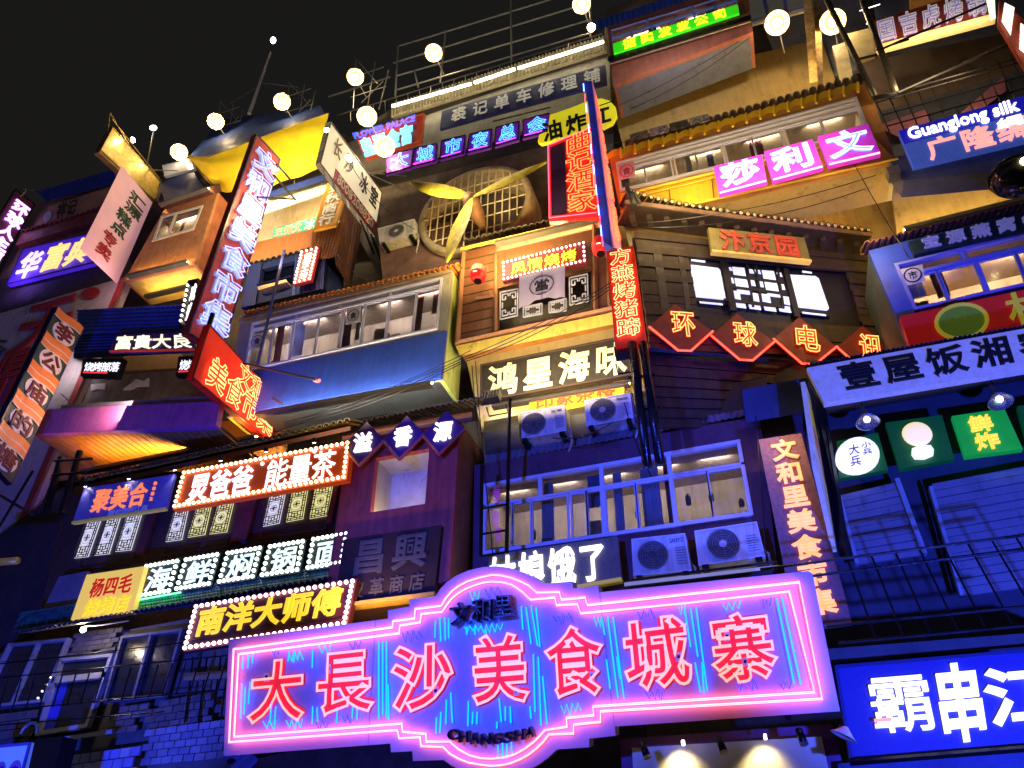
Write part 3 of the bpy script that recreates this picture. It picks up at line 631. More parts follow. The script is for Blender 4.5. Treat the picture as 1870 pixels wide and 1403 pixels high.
MB().tube([at(900, 222, 11.3), at(1005, 196, 11.3)], .02).tube([at(705, 322, 11.3), at(1003, 245, 11.3)], .02).make('mounting_rail', black, mb)
# ================================================================== MIDDLE: giant fan
Pf = PY(11.2)
c0 = Pf.P(862, 372); T = thing('giant_fan', 'giant yellow three bladed propeller mounted before a round concrete fan opening with bars', 'fan', c0)
mw = Matrix.Translation(c0+Vector((0, .6, 0))) @ Matrix.Rotation(math.radians(90), 4, 'X')
RF = (Pf.P(962, 372)-Pf.P(768, 372)).length/2
MB().lathe([(RF, -.6), (RF, .45), (RF*.88, .45), (RF*.88, -.6), (RF, -.6)], mw, 48).make('concrete_ring', M('ring_concrete', (.36, .28, .17), .85, nz=.45, ns=5, bump=.5), T, True)
MB().lathe([(RF*.88, -.58), (1e-3, -.6)], mw, 32).make('back_wall', M('rusty_plate', (.22, .12, .06), .7, nz=.6, streak=.5), T)
for i in range(-6, 7):
    x = i*RF*.125; h = math.sqrt(max(.01, (RF*.88)**2-x*x)); rods([(c0+Vector((x, .1, -h)), c0+Vector((x, .1, h)))], .018).make('grille_bar', M('bar_pale', (.6, .5, .32), .6), T)
for i in range(-2, 3):
    z = i*RF*.28; h = math.sqrt(max(.01, (RF*.88)**2-z*z)); rods([(c0+Vector((-h, .14, z)), c0+Vector((h, .14, z)))], .016).make('grille_bar', M('bar_pale'), T)
hub = at(857, 362, 10.4)
light('AREA', at(900, 470, 10.2), 170, (1, .68, .22), 1.4, .15, aim=(0, .55, 1))
light('AREA', at(780, 300, 9.4), 70, (1, .85, .5), .3, .3, aim=(.4, .6, -.5))  # unseen warm light added in front to yellow the blades
MB().lathe([(1e-3, .12), (.10, .12), (.17, .02), (.2, -.1), (.17, -.55), (.1, -.9)], Matrix.Translation(hub) @ Matrix.Rotation(math.radians(90), 4, 'X'), 16).make('hub', M('hub_rust', (.28, .15, .08), .6, .5, nz=.6), T, True)
for (x, y), tw in (((748, 333), .5), ((998, 296), -.5), ((815, 480), .6)):
    tip = at(x, y, 10.3); d = tip-hub; L = d.length; d.normalize(); s = Vector((0, -1, 0)).cross(d).normalized(); nrm = d.cross(s)
    def bf(u, v, d=d, s=s, nrm=nrm, L=L, tw=tw, sg=1):
        wd = .30*math.sin(math.pi*min(1, .10+u*.90)**.75)+.03; a = tw*(1-u*.6); e = (v-.5)*2*wd
        return hub+d*(.12+u*(L-.12))+(s*math.cos(a)+nrm*math.sin(a))*e+nrm*(.03*math.sin(v*math.pi))
    b = MB().grid(16, 6, bf); b.grid(16, 6, lambda u, v: bf(u, 1-v)+nrm*-.02); b.make('blade', M('blade_yellow', (.60, .47, .03), .5, nz=.6, streak=.2, ns=6, dirt=(.16, .08, .02), bump=.4), T, True)
wallpatch('wall', 12.1, M('sooty_wall', (.15, .11, .08), .85, nz=.5), 690, 345, 1100, 240, 1100, 420, 700, 520)
U = thing('fan_ledge', 'dark rusty ledge with scalloped tile edge under the giant fan', 'ledge', at(900, 450, 11.4))
MB().prism(Q(11.5, 690, 430, 845, 400, 845, 480, 700, 520).c, (0, .1, 0)).make('panel', M('rust_panel', (.16, .08, .06), .75, nz=.6), U)
eave(U, at(846, 440, 11.0), at(1090, 385, 11.0), M('soot_tile', (.10, .08, .07), .7), 22, Vector((0, .5, .2)))
MB().tube([at(842, 455, 10.9), at(1092, 397, 10.9)], .05, 4).make('gutter', M('yellow_gutter', (.70, .42, .05), .6), U)
# small air conditioner left of fan
def ac(Y, lab, q, fan, grp='air conditioner units on the facade', logo=None, dark_sq=False, tint=None):
    S = Q(Y, *q); T = thing('air_conditioner', lab, 'air conditioner', S.at(.5, 1), grp)
    cm = M('ac_white', (.60, .60, .57), .5, nz=.4, streak=.8, ns=3, dirt=(.22, .15, .08))
    b = MB().pbox(S, 0, 0, 1, 1, -.32, 0); b.make('casing', cm, T)
    rim(S, T, M('ac_edge', (.70, .70, .68), .4), .02, -.02, .012, 'casing_rim')
    u, v, r = fan; r = r*S.H; C = S.mat(u, v, .012)
    MB().lathe([(r, 0), (r, .02), (r*.94, .02), (r*.94, 0)], C, 28).make('fan_ring', M('ac_grey', (.2, .2, .2), .5), T, True)
    MB().lathe([(r*.94, .004), (1e-3, .004)], C, 28).make('fan_opening', M('fan_dark', (.05, .05, .05), .6), T)
    g = MB()
    for k in range(1, 6): g.lathe([(r*k/6.2, .016), (r*k/6.2+.008, .016)], C, 24)
    for k in range(8):
        a = k*math.pi/4; g.tube([C @ Vector((.1*r*math.cos(a), .1*r*math.sin(a), .016)), C @ Vector((r*math.cos(a), r*math.sin(a), .016))], .004, 4)
    g.make('fan_grille', M('ac_grey'), T)
    MB().lathe([(r*.25, .02), (1e-3, .03)], C, 16).make('fan_hub', cm if not dark_sq else M('fan_dark'), T)
    b = MB()
    for k in range(7): b.pbox(S, .78, .35+k*.07, .95, .37+k*.07, 0, .006)
    b.make('louvre', M('ac_grey'), T)
    if logo: text(logo, S.sub(.70, .10, .94, .22, .0), T, M('logo_ink', (.1, .1, .14), .5), one=True, w1=.006)
    MB().tube([S.at(.98, .7, -.1), S.at(1.06, .85, -.1), S.at(1.05, 1.25, -.15), S.at(.9, 1.5, -.3), S.at(.95, 1.9, -.35)], .018, 6).make('hose', M('hose_pale', (.4, .38, .34), .7), T, True)
    MB().tube([S.at(.96, .75, -.2), S.at(1.10, 1.1, -.25), S.at(1.0, 1.7, -.4)], .010, 5).make('power_cord', black, T, True)
    for q0 in (.05, .85): MB().pbox(S, q0, 1.0, q0+.1, 1.12, -.3, .03).make('bracket', black, T)
    return T
ac(11.2, 'small cream air conditioner unit left of the giant fan', (690, 418, 757, 400, 757, 428, 694, 446), (.5, .5, .36))
# red neon board and edge-on neon sign
S = Q(10.7, 1000, 266, 1082, 232, 1092, 396, 1003, 405)
T = thing('noodle_house_sign', 'upright red board with orange outlined neon characters beside the giant fan', 'sign', S.mid)
board(S, T, M('red_board3', (.60, .02, .03), .5, em=.1, ecol=(1, .02, .03)), .12); MB().pbox(S, .06, .05, .38, .93, .005, .02).make('dark_panel', M('dark_violet', (.03, .01, .06), .5), T)
nred = E('neon_red_orange', (1, .13, .03), 4, samp='FRONT'); npink = E('neon_pink_edge', (1, .05, .10), 4, samp='FRONT')
for v in ((.02, .02, .98, .02), (.02, .97, .98, .97), (.02, .02, .02, .97)): MB().tube([S.at(v[0], v[1], .04), S.at(v[2], v[3], .04)], .014).make('neon_tube', npink, T)
text('曲记酒家', S.sub(.42, .02, .98, .95, .0), T, nred, 'neon', vert=True, w1=.05, tube=.02, bold=.05, gap=.06)
T = thing('edge_on_neon_sign', 'tall blue and pink neon sign seen edge on between fan and yellow balcony', 'sign', at(1100, 300, 9.6))
S = Patch([at(1069, 148, 9.5), at(1081, 148, 9.55), at(1118, 452, 9.55), at(1100, 440, 9.5)])
MB().hexa(S.c, [p+Vector((.0, .9, 0)) for p in S.c]).make('board', M('blue_edge_board', (.03, .05, .5), .5, em=.12), T)
S2 = Patch([at(1081, 150, 9.52), at(1088, 175, 10.2), at(1134, 458, 10.2), at(1119, 452, 9.52)])
MB().prism(S2.c, Vector((.02, 0, 0))).make('pink_face', M('pink_board', (.7, .3, .4), .5, em=.25, ecol=(1, .25, .4)), T)
text('明记酒家', S2.sub(.25, .05, .95, .97, .0), T, nred, 'neon', vert=True, w1=.03, tube=.03)
for k in range(16):
    f = k/15; p = at(1066+34*f, 160+280*f, 9.45); MB().tube([p+Vector((.0, 0, -.14)), p+Vector((0, 0, .14))], .012).make('neon_tube', npink if k % 2 else E('neon_blue_edge', (.12, .25, 1), 8, samp='FRONT'), T)
# yellow oval sign
c = PY(10.9)
T = thing('oval_yellow_sign', 'bright yellow rounded signboard with heavy black characters behind the neon sign', 'sign', c.P(1060, 215))
ov = [(1004, 210), (1040, 198), (1075, 184), (1098, 180), (1113, 184), (1124, 196), (1126, 210), (1118, 224), (1100, 233), (1070, 242), (1040, 247), (1004, 258), (988, 262), (982, 258), (985, 246), (1000, 240)]
MB().prism([c.P(*p) for p in ov], (0, .1, 0)).make('board', M('lemon_board', (.80, .72, .02), .5, nz=.15, em=.5), T)  # glow in the board keeps its yellow clear of the blue cast
text('油炸江', Q(c, 985, 228, 1118, 192, 1120, 222, 990, 262), T, M('black_letter'), w1=.03, bold=.05, gap=.2)
MB().tube([c.P(1095, 200, .1), c.P(1124, 190, .1)], .015).make('bracket', black, T)
# ------------------------------------------------------------------ tea stall bay with lanterns
P = Q(11.0, 842, 462, 1114, 400, 1120, 566, 831, 630); Wd = Q(11.0, 909, 527, 1079, 488, 1080, 562, 909, 603)
U = bay('timber_bay', 'brown timber bay with dark latticed window, lanterns and a hanging cloth', 'balcony', P, 1.2, M('brown_timber', (.17, .07, .04), .6, ns=5, streak=.6), M('orange_side', (.55, .25, .06), .6), Wd)
for (x0, y0, x1, y1, w_) in ((846, 461, 835, 628, .06), (905, 465, 905, 605, .04), (1085, 402, 1088, 566, .05), (1108, 400, 1114, 560, .05), (838, 624, 1118, 562, .05), (868, 545, 905, 540, .04)):
    MB().tube([at(x0, y0, 10.95), at(x1, y1, 10.95)], w_, 4).make('beam', M('timber_beam', (.30, .14, .08), .6, streak=.6), U)
for i in range(9):
    MB().pbox(P, .02, .1+.1*i, .24, .108+.1*i, 0, .012).make('plank_joint', M('joint_dark', (.03, .02, .015), .8), U)
MB().prism(Q(11.3, 909, 527, 1079, 488, 1080, 562, 909, 603).c, (0, .05, 0)).make('dark_panel', M('void_dark', (.012, .01, .014), .5), U)
def fret(P, root, m, bw=.012, kind=0, back=None):
    """a carved lattice screen: bars as real pieces, in the unit square of P"""
    b = MB(); w, h = P.W, P.H
    def H(y, x0, x1): b.pbox(P, x0, y-bw/h, x1, y+bw/h, 0, .02)
    def V(x, y0, y1): b.pbox(P, x-bw/w, y0, x+bw/w, y1, 0, .02)
    if kind == 0:
        for y in (0, .06, .26, .74, .94, 1): H(y, 0, 1)
        for x in (0, .14, .86, 1): V(x, 0, 1)
        for (y0, y1) in ((.06, .26), (.74, .94)):
            V(.32, y0, y0+.13); V(.68, y0, y0+.13); V(.5, y0+.06, y1); H(y0+.13, .14, .32); H(y0+.13, .68, .86); H(y0+.06, .32, .68); H(y1-.05, .3, .7)
        for x in (.32, .68): V(x, 0, .06); V(x, .94, 1)
        for y in (.33, .42, .58, .67): H(y, 0, .14); H(y, .86, 1)
        for (x0, y0, x1, y1) in ((.14, .40, .34, .26), (.66, .26, .86, .40), (.14, .60, .34, .74), (.66, .74, .86, .60)): b.tube([P.at(x0, y0, .01), P.at(x1, y1, .01)], bw, 4)
        for rr, n in ((.36, 8), (.20, 12)): b.tube([P.at(.5+rr*math.cos(2*math.pi*(i+.5)/n), .5+rr*(w/h)*math.sin(2*math.pi*(i+.5)/n), .01) for i in range(n)], bw, 4, closed=True)
        V(.5, .42, .58); H(.5, .3, .7)
        for s in (-1, 1): b.tube([P.at(.5-.14, .5-s*.14*w/h, .01), P.at(.5+.14, .5+s*.14*w/h, .01)], bw, 4)
    else:
        for y in (0, 1): H(y, 0, 1)
        for x in (0, 1): V(x, 0, 1)
        for (x0, y0, x1, y1) in ((.12, .1, .45, .1), (.45, .1, .45, .2), (.12, .1, .12, .3), (.12, .3, .3, .3), (.3, .2, .3, .3), (.55, .1, .88, .1), (.88, .1, .88, .3), (.55, .1, .55, .2), (.7, .3, .88, .3), (.7, .2, .7, .3),
                  (.12, .9, .45, .9), (.45, .8, .45, .9), (.12, .7, .12, .9), (.12, .7, .3, .7), (.3, .7, .3, .8), (.55, .9, .88, .9), (.88, .7, .88, .9), (.55, .8, .55, .9), (.7, .7, .88, .7), (.7, .7, .7, .8), (.12, .4, .12, .6), (.88, .4, .88, .6)):
            if y0 == y1: H(y0, x0, x1)
            else: V(x0, y0, y1)
    b.make('lattice', m, root)
    if back: MB().pbox(P, 0, 0, 1, 1, -.03, -.02).make('pane', back, root)
pw = M('lattice_white', (.5, .5, .58), .5, em=.12, ecol=(.7, .7, 1))
for a in ((914, 535, 946, 528, 945, 577, 914, 584), (1040, 508, 1073, 501, 1074, 551, 1041, 558), (956, 562, 990, 555, 990, 574, 956, 580), (1003, 553, 1034, 546, 1034, 568, 1003, 572)):
    fret(Q(10.95, *a), U, pw, .012, 1)
strip(U, at(905, 445, 10.85), at(1090, 400, 10.85), .012, warmem)
light('AREA', at(985, 640, 9.6), 90, (1, .72, .42), 1.8, .2, aim=(0, .75, .65))
light('AREA', at(1000, 700, 9.8), 40, (1, .76, .22), 1.8, .2, aim=(0, .6, .9))
light('AREA', at(960, 470, 10.3), 30, (1, .7, .25), 1.6, .1, aim=(0, 1, .4))
S = Q(10.65, 917, 480, 1069, 442, 1071, 479, 918, 514)
T = thing('barbecue_sign', 'maroon sign with yellow characters inside a frame of pink bulbs above the hanging cloth', 'sign', S.mid)
board(S, T, M('maroon_board', (.16, .01, .02), .5), .1); bulbs(S, T, bulbp, 20, 5, .035, .027); ylw = M('yellow_lit_letter', (.85, .68, .05), .4, em=.55, ecol=(1, .72, .05))
text('风情烧烤', S.sub(.10, .2, .90, .8), T, ylw, w1=.02, bold=.012)
S = Q(10.5, 949, 506, 1032, 487, 1032, 545, 948, 566)
T = thing('pawnshop_cloth', 'pale lilac cloth hung in the window with a black character in a ring', 'cloth', S.mid)
def clothf(lo, hi): return lambda u, v: S.at(lo+(hi-lo)*u, v*(1-.16*(1-abs(2*(lo+(hi-lo)*u)-1))), .02*math.sin((lo+u*(hi-lo))*22)*v+.02)
for lo, hi in ((0, .494), (.506, 1)): MB().grid(10, 10, clothf(lo, hi)).make('cloth', M('lilac_cloth', (.62, .55, .75), .8, nz=.12, em=.10, ecol=(.7, .5, 1)), T, True)
MB().tube([S.at(.5+.26*math.cos(a*.314), .45+.28*math.sin(a*.314), .03) for a in range(20)], .010, 4, closed=True).make('ring_mark', black, T)
char('當', S.sub(.34, .28, .66, .62, .02), T, M('black_letter'), bold=.02, w1=.012)
MB().tube([S.at(-.05, -.02, .0), S.at(1.05, -.02, 0)], .012).make('rod', M('timber_beam'), T)
def lantern(x, y, Y, r, lab):
    p = at(x, y, Y); T = thing('red_lantern', lab, 'lantern', p, 'red paper lanterns on the timber bay')
    prof = [(r*.45, -r*1.25)]+[(r*(1-.25*abs(t)**3)*(1+.02*(i % 2)), t*r*1.15) for i, t in enumerate([k/7 for k in range(-7, 8)])]+[(r*.45, r*1.25)]
    MB().lathe(prof, Matrix.Translation(p), 20).make('paper_body', M('lantern_red', (.75, .02, .02), .5, nz=.1, em=.35, ecol=(1, .02, .01)), T, True)
    MB().lathe([(r*.5, -r*1.25), (r*.5, -r*1.4), (1e-3, -r*1.4)], Matrix.Translation(p), 14).lathe([(r*.5, r*1.25), (r*.5, r*1.4), (1e-3, r*1.4)], Matrix.Translation(p), 14).make('cap', black, T)
    MB().tube([p+Vector((0, 0, r*1.4)), p+Vector((0, .1, r*2.2))], .006).make('cord', black, T)
    MB().tube([p+Vector((0, -r*.99, -r*.55)), p+Vector((0, -r*1.02, -r*.5))], r*.28, 10).make('white_spot', E('spot_white', (1, .8, .7), 1.5), T)
lantern(873, 500, 10.5, .17, 'red paper lantern at the left of the timber bay'); lantern(1096, 450, 10.5, .17, 'red paper lantern half hidden by the vertical pig trotter sign')
# yellow slab, cream wall, haiwei sign
U = thing('yellow_slab', 'yellow concrete overhang under the timber bay', 'ledge', at(980, 640, 11.2))
MB().hexa(Q(11.0, 832, 632, 1120, 570, 1121, 592, 840, 650).c, Q(12.2, 832, 632, 1120, 570, 1121, 592, 840, 650).c).make('slab', M('slab_yellow', (.78, .62, .14), .8, streak=.5), U)
MB().prism(Q(11.55, 850, 650, 1240, 575, 1240, 720, 880, 790).c, (0, .1, 0)).make('back_wall', M('slab_cream', (.55, .46, .22), .8, streak=.4), U)
strip(U, at(900, 742, 11.2), at(1150, 700, 11.2), .012, warmem)
S = Q(10.9, 878, 667, 1154, 612, 1153, 686, 877, 735)
T = thing('seafood_sign', 'black speckled board with large cream brush characters above two air conditioners', 'sign', S.mid)
board(S, T, M('black_speckled', (.012, .010, .008), .55, nz=.7, ns=22, dirt=(.04, .035, .02)), .1); rim(S, T, dkwood, .03)
text('鸿星海味', S.sub(.04, .12, .99, .92), T, M('cream_letter', (.80, .70, .32), .5, em=.35), w1=.03, bold=.05, gap=.2)
light('AREA', S.at(.5, 1.6, .8), 42, (1, .8, .4), 1.8, .1, aim=(0, .8, .7))
S = Q(11.2, 966, 722, 1139, 689, 1141, 735, 967, 766)
T = thing('teahouse_sign', 'yellow board with brown characters partly behind two air conditioners', 'sign', S.mid)
board(S, T, M('yolk_board', (.75, .48, .01), .55, em=.15), .06); text('印象茶楼', S.sub(.06, .06, .92, .72, .0), T, M('brown_letter', (.38, .08, .02), .5), w1=.02, bold=.03)
light('AREA', at(640, 740, 9.4), 30, (1, .8, .55), 2.4, .15, aim=(0, .8, .6))
# canopy with two ACs
U = thing('black_canopy', 'black corrugated canopy carrying two small air conditioner units', 'canopy', at(1100, 800, 10.6))
MB().hexa(Q(10.7, 884, 790, 1400, 690, 1402, 745, 886, 835).c, Q(11.5, 884, 770, 1400, 670, 1402, 735, 886, 825).c).make('fascia', M('canopy_black', (.02, .02, .025), .6), U)
corr(Q(10.62, 886, 832, 1402, 740, 1402, 752, 886, 846), U, M('lip_grey', (.16, .15, .2), .5, .4), 46, .02, name='scalloped_lip')
ac(10.35, 'small blue lit air conditioner, left one under the black seafood board', (946, 755, 1031, 740, 1035, 788, 949, 803), (.32, .52, .40), logo='志高', dark_sq=True)
ac(10.35, 'small blue lit air conditioner, right one under the black seafood board', (1067, 732, 1151, 718, 1157, 764, 1071, 780), (.38, .5, .42), logo='Panasonic')
# ------------------------------------------------------------------ vertical red sign and twin pipes
S = Q(9.3, 1108, 458, 1156, 449, 1179, 622, 1123, 631)
T = thing('pig_trotter_sign', 'upright glowing red sign with five outlined characters at the corner of the timber house', 'sign', S.mid)
board(S, T, M('red_glow_board2', (.80, .05, .02), .45, nz=.12, em=.22, ecol=(1, .04, .01)), .18)
text('方燕烤猪蹄', S.sub(.14, .02, .88, .96), T, E('neon_gold2', (1, .36, .14), 3.5, samp='FRONT'), 'neon', vert=True, w1=.04, tube=.014, bold=.04)
T = thing('twin_black_pipes', 'pair of thick black pipes hanging below the upright red sign', 'pipe', at(1180, 740, 9.2))
for x0, y0, x1, y1 in ((1154, 627, 1182, 852), (1174, 627, 1206, 848)): MB().tube([at(x0, y0, 9.3), at(x1, y1, 9.3)], .072, 12).make('pipe', M('pipe_black', (.012, .012, .013), .25, .2, nz=.2), T, True)
for q in ((1148, 690, 1196, 684), (1166, 750, 1206, 742)): MB().tube([at(q[0], q[1], 9.35), at(q[2], q[3], 9.35)], .03, 4).make('clamp', black, T)
def black_flood(x, y, Y, lab):
    p = at(x, y, Y); T = thing('black_floodlight', lab, 'floodlight', p)
    S = Patch([p+Vector((-.15, 0, .12)), p+Vector((.15, 0, .12)), p+Vector((.17, -.12, -.12)), p+Vector((-.13, -.12, -.12))])
    MB().pbox(S, 0, 0, 1, 1, 0, .14).make('body', M('lamp_housing'), T); b = MB()
    for k in range(6): b.pbox(S, .04+k*.17, .05, .07+k*.17, .95, .14, .17)
    b.make('cooling_fin', black, T); MB().tube([p+Vector((-.18, .1, 0)), p+Vector((-.18, .25, -.1)), p+Vector((.18, .25, -.1)), p+Vector((.18, .1, 0))], .012).make('yoke', black, T)
black_flood(1142, 655, 9.6, 'black floodlight beside the lower end of the upright red sign')
black_flood(902, 735, 10.1, 'black floodlight at the lower left corner of the seafood board')
T = thing('ladder_frame', 'thin black ladder-like post in front of the blue framed windows', 'post', at(928, 860, 9.9))
MB().tube([at(931, 728, 9.9), at(925, 1012, 9.9)], .032, 4).make('post', black, T)
MB().tube([at(880, 850, 9.9), at(878, 1015, 9.9)], .032, 4).make('post', black, T)
for y in (925, 972, 1012): MB().tube([at(878, y+4, 9.9), at(927, y-4, 9.9)], .022, 4).make('rung', black, T)
# ------------------------------------------------------------------ blue window unit
P = Q(10.6, 866, 850, 1388, 760, 1420, 1040, 862, 1110); Wd = Q(10.6, 885, 886, 1352, 805, 1377, 943, 881, 1015)
U = bay('blue_window_bay', 'maroon bay with a wide blue framed lit window over the big neon sign', 'balcony', P, 1.5, M('maroon_wall', (.10, .035, .06), .7, streak=.4), dark, Wd)
fb = M('frame_white', (.60, .62, .70), .45, nz=.12)
rim(Wd, U, fb, .06, -.06, .05, 'window_frame')
MB().pbox(Wd, 0, .315, 1, .345, -.04, .05).make('transom', fb, U)
for u in (.235, .478, .735): MB().pbox(Wd, u-.008, 0, u+.008, 1 if u > .4 else .33, -.04, .045).make('mullion', fb, U)
window(Wd, U, [(.0, .0, .235, .33), (.235, .0, .478, .33), (.478, .0, .735, .33), (.735, .0, 1, .33), (0, .34, .125, 1), (.115, .34, .20, .99), (.195, .34, .345, 1), (.35, .34, .42, .98), (.41, .34, .475, 1), (.482, .34, .605, 1), (.60, .34, .74, .98), (.735, .34, .87, 1), (.862, .34, .995, .98)], fb, .035)
room(Wd, U, 1.1, roomm, 40, n=5, col=(1, .82, .62))
T = thing('pink_film_lettering', 'faint pink neon squiggles hung inside the leftmost blue framed window', 'sign', at(905, 930, 10.7))
for x, y in ((907, 905), (905, 945), (910, 975)): char('信', Q(10.72, x-7, y-13, x+7, y-15, x+7, y+13, x-7, y+15), T, E('neon_magenta2', (.5, .02, .7), .8), 'neon', w1=.01, tube=.01)
# things on the sill
for k, (x, y, h) in enumerate(((975, 985, .12), (1165, 946, .1), (1258, 922, .13), (1300, 915, .1), (1355, 925, .09))):
    p = at(x, y, 10.85); T = thing('window_jar', ['tall glass leftmost on the sill of the blue framed window', 'small dark cup left of the bottle on the blue window sill', 'dark bottle on the blue window sill', 'pale cup just right of the bottle on the blue window sill', 'little dark box at the right end of the blue window sill'][k], 'jar', p)
    MB().lathe([(1e-3, 0), (.04, 0), (.045, h), (.03, h*1.2), (.03, h*1.4), (1e-3, h*1.4)], Matrix.Translation(p), 10).make('body', M('jar_dark', (.08, .07, .06), .3), T, True)
ac(10.2, 'large blue lit air conditioner with square fan cover, left one above the neon sign', (1153, 985, 1251, 974, 1263, 1043, 1157, 1053), (.37, .5, .38), logo='SANYO', dark_sq=True)
ac(10.2, 'large blue lit air conditioner with round fan, right one above the neon sign', (1268, 970, 1382, 953, 1398, 1017, 1276, 1034), (.42, .5, .42))
T = thing('ac_shelf', 'lit steel shelf under the pair of large air conditioners', 'shelf', at(1280, 1055, 10.2))
MB().hexa(Q(10.1, 1140, 1064, 1422, 1032, 1422, 1038, 1140, 1071).c, Q(10.7, 1140, 1064, 1422, 1032, 1422, 1038, 1140, 1071).c).make('shelf_plate', M('shelf_pale', (.7, .66, .4), .5, em=.15), T)
MB().tube([at(1150, 1060, 10.15), at(1420, 1026, 10.15)], .02).tube([at(1150, 1074, 10.2), at(1425, 1040, 10.2)], .012).make('shelf_rail', black, T)
strip(T, at(1150, 1070, 10.3), at(1410, 1040, 10.3), .01, E('strip_lime', (1, .9, .35), 16))
S = Q(10.3, 893, 1014, 1127, 980, 1136, 1062, 890, 1106)
T = thing('hungry_sign', 'grey-brown board with rounded white glowing characters just above the neon sign arch', 'sign', S.mid)
board(S, T, M('taupe_board', (.17, .15, .12), .8, nz=.3, ns=30), .1); text('姑娘饿了', S.sub(.0, .08, .92, .88), T, E('white_glow_letter', (1, 1, .95), 1.5), w1=.05, bold=.035, gap=.16)
MB().pbox(S, .45, .93, 1.0, 1.0, -.08, .05).make('yellow_ledge', M('yellow_ledge', (.75, .55, .06), .5, em=.25), T)
# ------------------------------------------------------------------ blue balcony
P = Q(10.8, 440, 580, 824, 490, 808, 604, 425, 686); Wd = Q(10.8, 462, 592, 810, 509, 800, 603, 448, 680)
P = Q(10.8, 440, 576, 824, 490, 806, 690, 412, 760)
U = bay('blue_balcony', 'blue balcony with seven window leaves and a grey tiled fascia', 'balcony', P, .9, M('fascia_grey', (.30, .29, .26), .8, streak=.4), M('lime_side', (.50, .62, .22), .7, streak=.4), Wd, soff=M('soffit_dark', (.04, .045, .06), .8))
B2 = Q(10.76, 436, 684, 815, 604, 806, 690, 412, 760)
MB().prism(B2.c, (0, .06, 0)).make('parapet', bluep, U)
rim(Wd, U, framew, .05, -.06, .06, 'window_frame')
MB().pbox(Wd, 0, .13, 1, .16, -.04, .05).make('transom', framew, U)
window(Wd, U, [(0, 0, .25, .14), (.25, 0, .48, .14), (.48, 0, .74, .14), (.74, 0, 1, .14), (0, .16, .13, 1), (.12, .16, .24, .98), (.24, .16, .375, 1), (.37, .16, .50, .98), (.505, .16, .62, 1), (.61, .16, .74, .98), (.74, .16, .88, 1), (.87, .16, 1, .99)], framew, .03)
room(Wd, U, .8, roomm, 60, n=5, col=(1, .82, .62))
eave(U, at(442, 572, 10.7), at(840, 483, 10.7), M('orange_tile', (.55, .20, .05), .6, nz=.5), 44, Vector((0, .5, .16)))
MB().tube([at(436, 585, 10.72), at(826, 497, 10.72)], .012).make('gutter', M('timber_beam'), U)
for k, (x, y) in enumerate(((646, 575), (470, 622))):
    S = Q(10.78, x-13, y-9, x+14, y-15, x+12, y+12, x-15, y+18); T = thing('round_sticker', ['black and white round logo sticker in the middle of the blue balcony window', 'faint round logo sticker at the left end of the blue balcony window'][k], 'sticker', S.mid)
    MB().prism(S.c, S.n*.004).make('paper', M('paper_white', (.6, .6, .62), .6), T)
    MB().tube([S.at(.5+.38*math.cos(a*.42), .5+.38*math.sin(a*.42), .008) for a in range(15)], .008, 4, closed=True).make('ring_mark', black, T)
    char('食', S.sub(.28, .28, .72, .72), T, black, w1=.01)
strip(U, at(470, 757, 10.55), at(790, 700, 10.55), .012, E('strip_cool_white', (1, .95, .7), 230))

MB().tube([at(575, 694, 10.55), at(583, 696, 10.55)], .05, 8).make('lamp_knob', M('pinkish', (.5, .15, .2), .5), U)
# navy container balcony with bulb sign
P = Q(11.0, 455, 484, 596, 451, 590, 527, 440, 562)
U = bay('navy_sheet_box', 'navy corrugated sheet box with a dark window behind the tall red sign', 'balcony', P, .9, navy, navy, Q(11.0, 478, 492, 540, 476, 534, 520, 470, 536))
for a in ((455, 484, 478, 479, 466, 556, 440, 562), (540, 465, 596, 451, 590, 527, 532, 540)): corr(Q(10.95, *a), U, M('navy_corrugated', (.03, .05, .24), .4, .3), 8, .015)
corr(Patch([P.c[1]+Vector((.02, .1, 0)), P.c[1]+Vector((.02, .9, 0)), P.c[2]+Vector((.02, .9, 0)), P.c[2]+Vector((.02, .1, 0))]), U, M('navy_corrugated'), 9, .015)
eave(U, at(453, 484, 10.95), at(600, 448, 10.95), M('dark_tile', (.05, .045, .04), .6), 14, Vector((0, .3, .12)))
MB().tube([at(519, 457, 10.4), at(470, 668, 10.4)], .035, 8).tube([at(470, 520, 10.5), at(530, 505, 10.5)], .02).make('blue_post', M('blue_post', (.03, .04, .2), .4), U)
MB().prism(Q(10.8, 470, 524, 522, 510, 524, 515, 472, 530).c, (0, .2, 0)).make('shelf', M('shelf_tan', (.6, .45, .25), .6), U)
S = Q(10.75, 550, 460, 582, 452, 568, 512, 536, 520)
T = thing('workshop_bulb_sign', 'small upright red sign with white characters between two columns of bulbs', 'sign', S.mid)
board(S, T, M('red_side', (.6, .05, .03), .5, em=.15), .09); bulbs(S, T, bulbp, 4, 10, .04, .032, sides='lrtb'); text('佳帮工坊', S.sub(.28, .1, .72, .9), T, E('white_letter_lit', (.9, 1, .8), 1.0), vert=True, w1=.03)
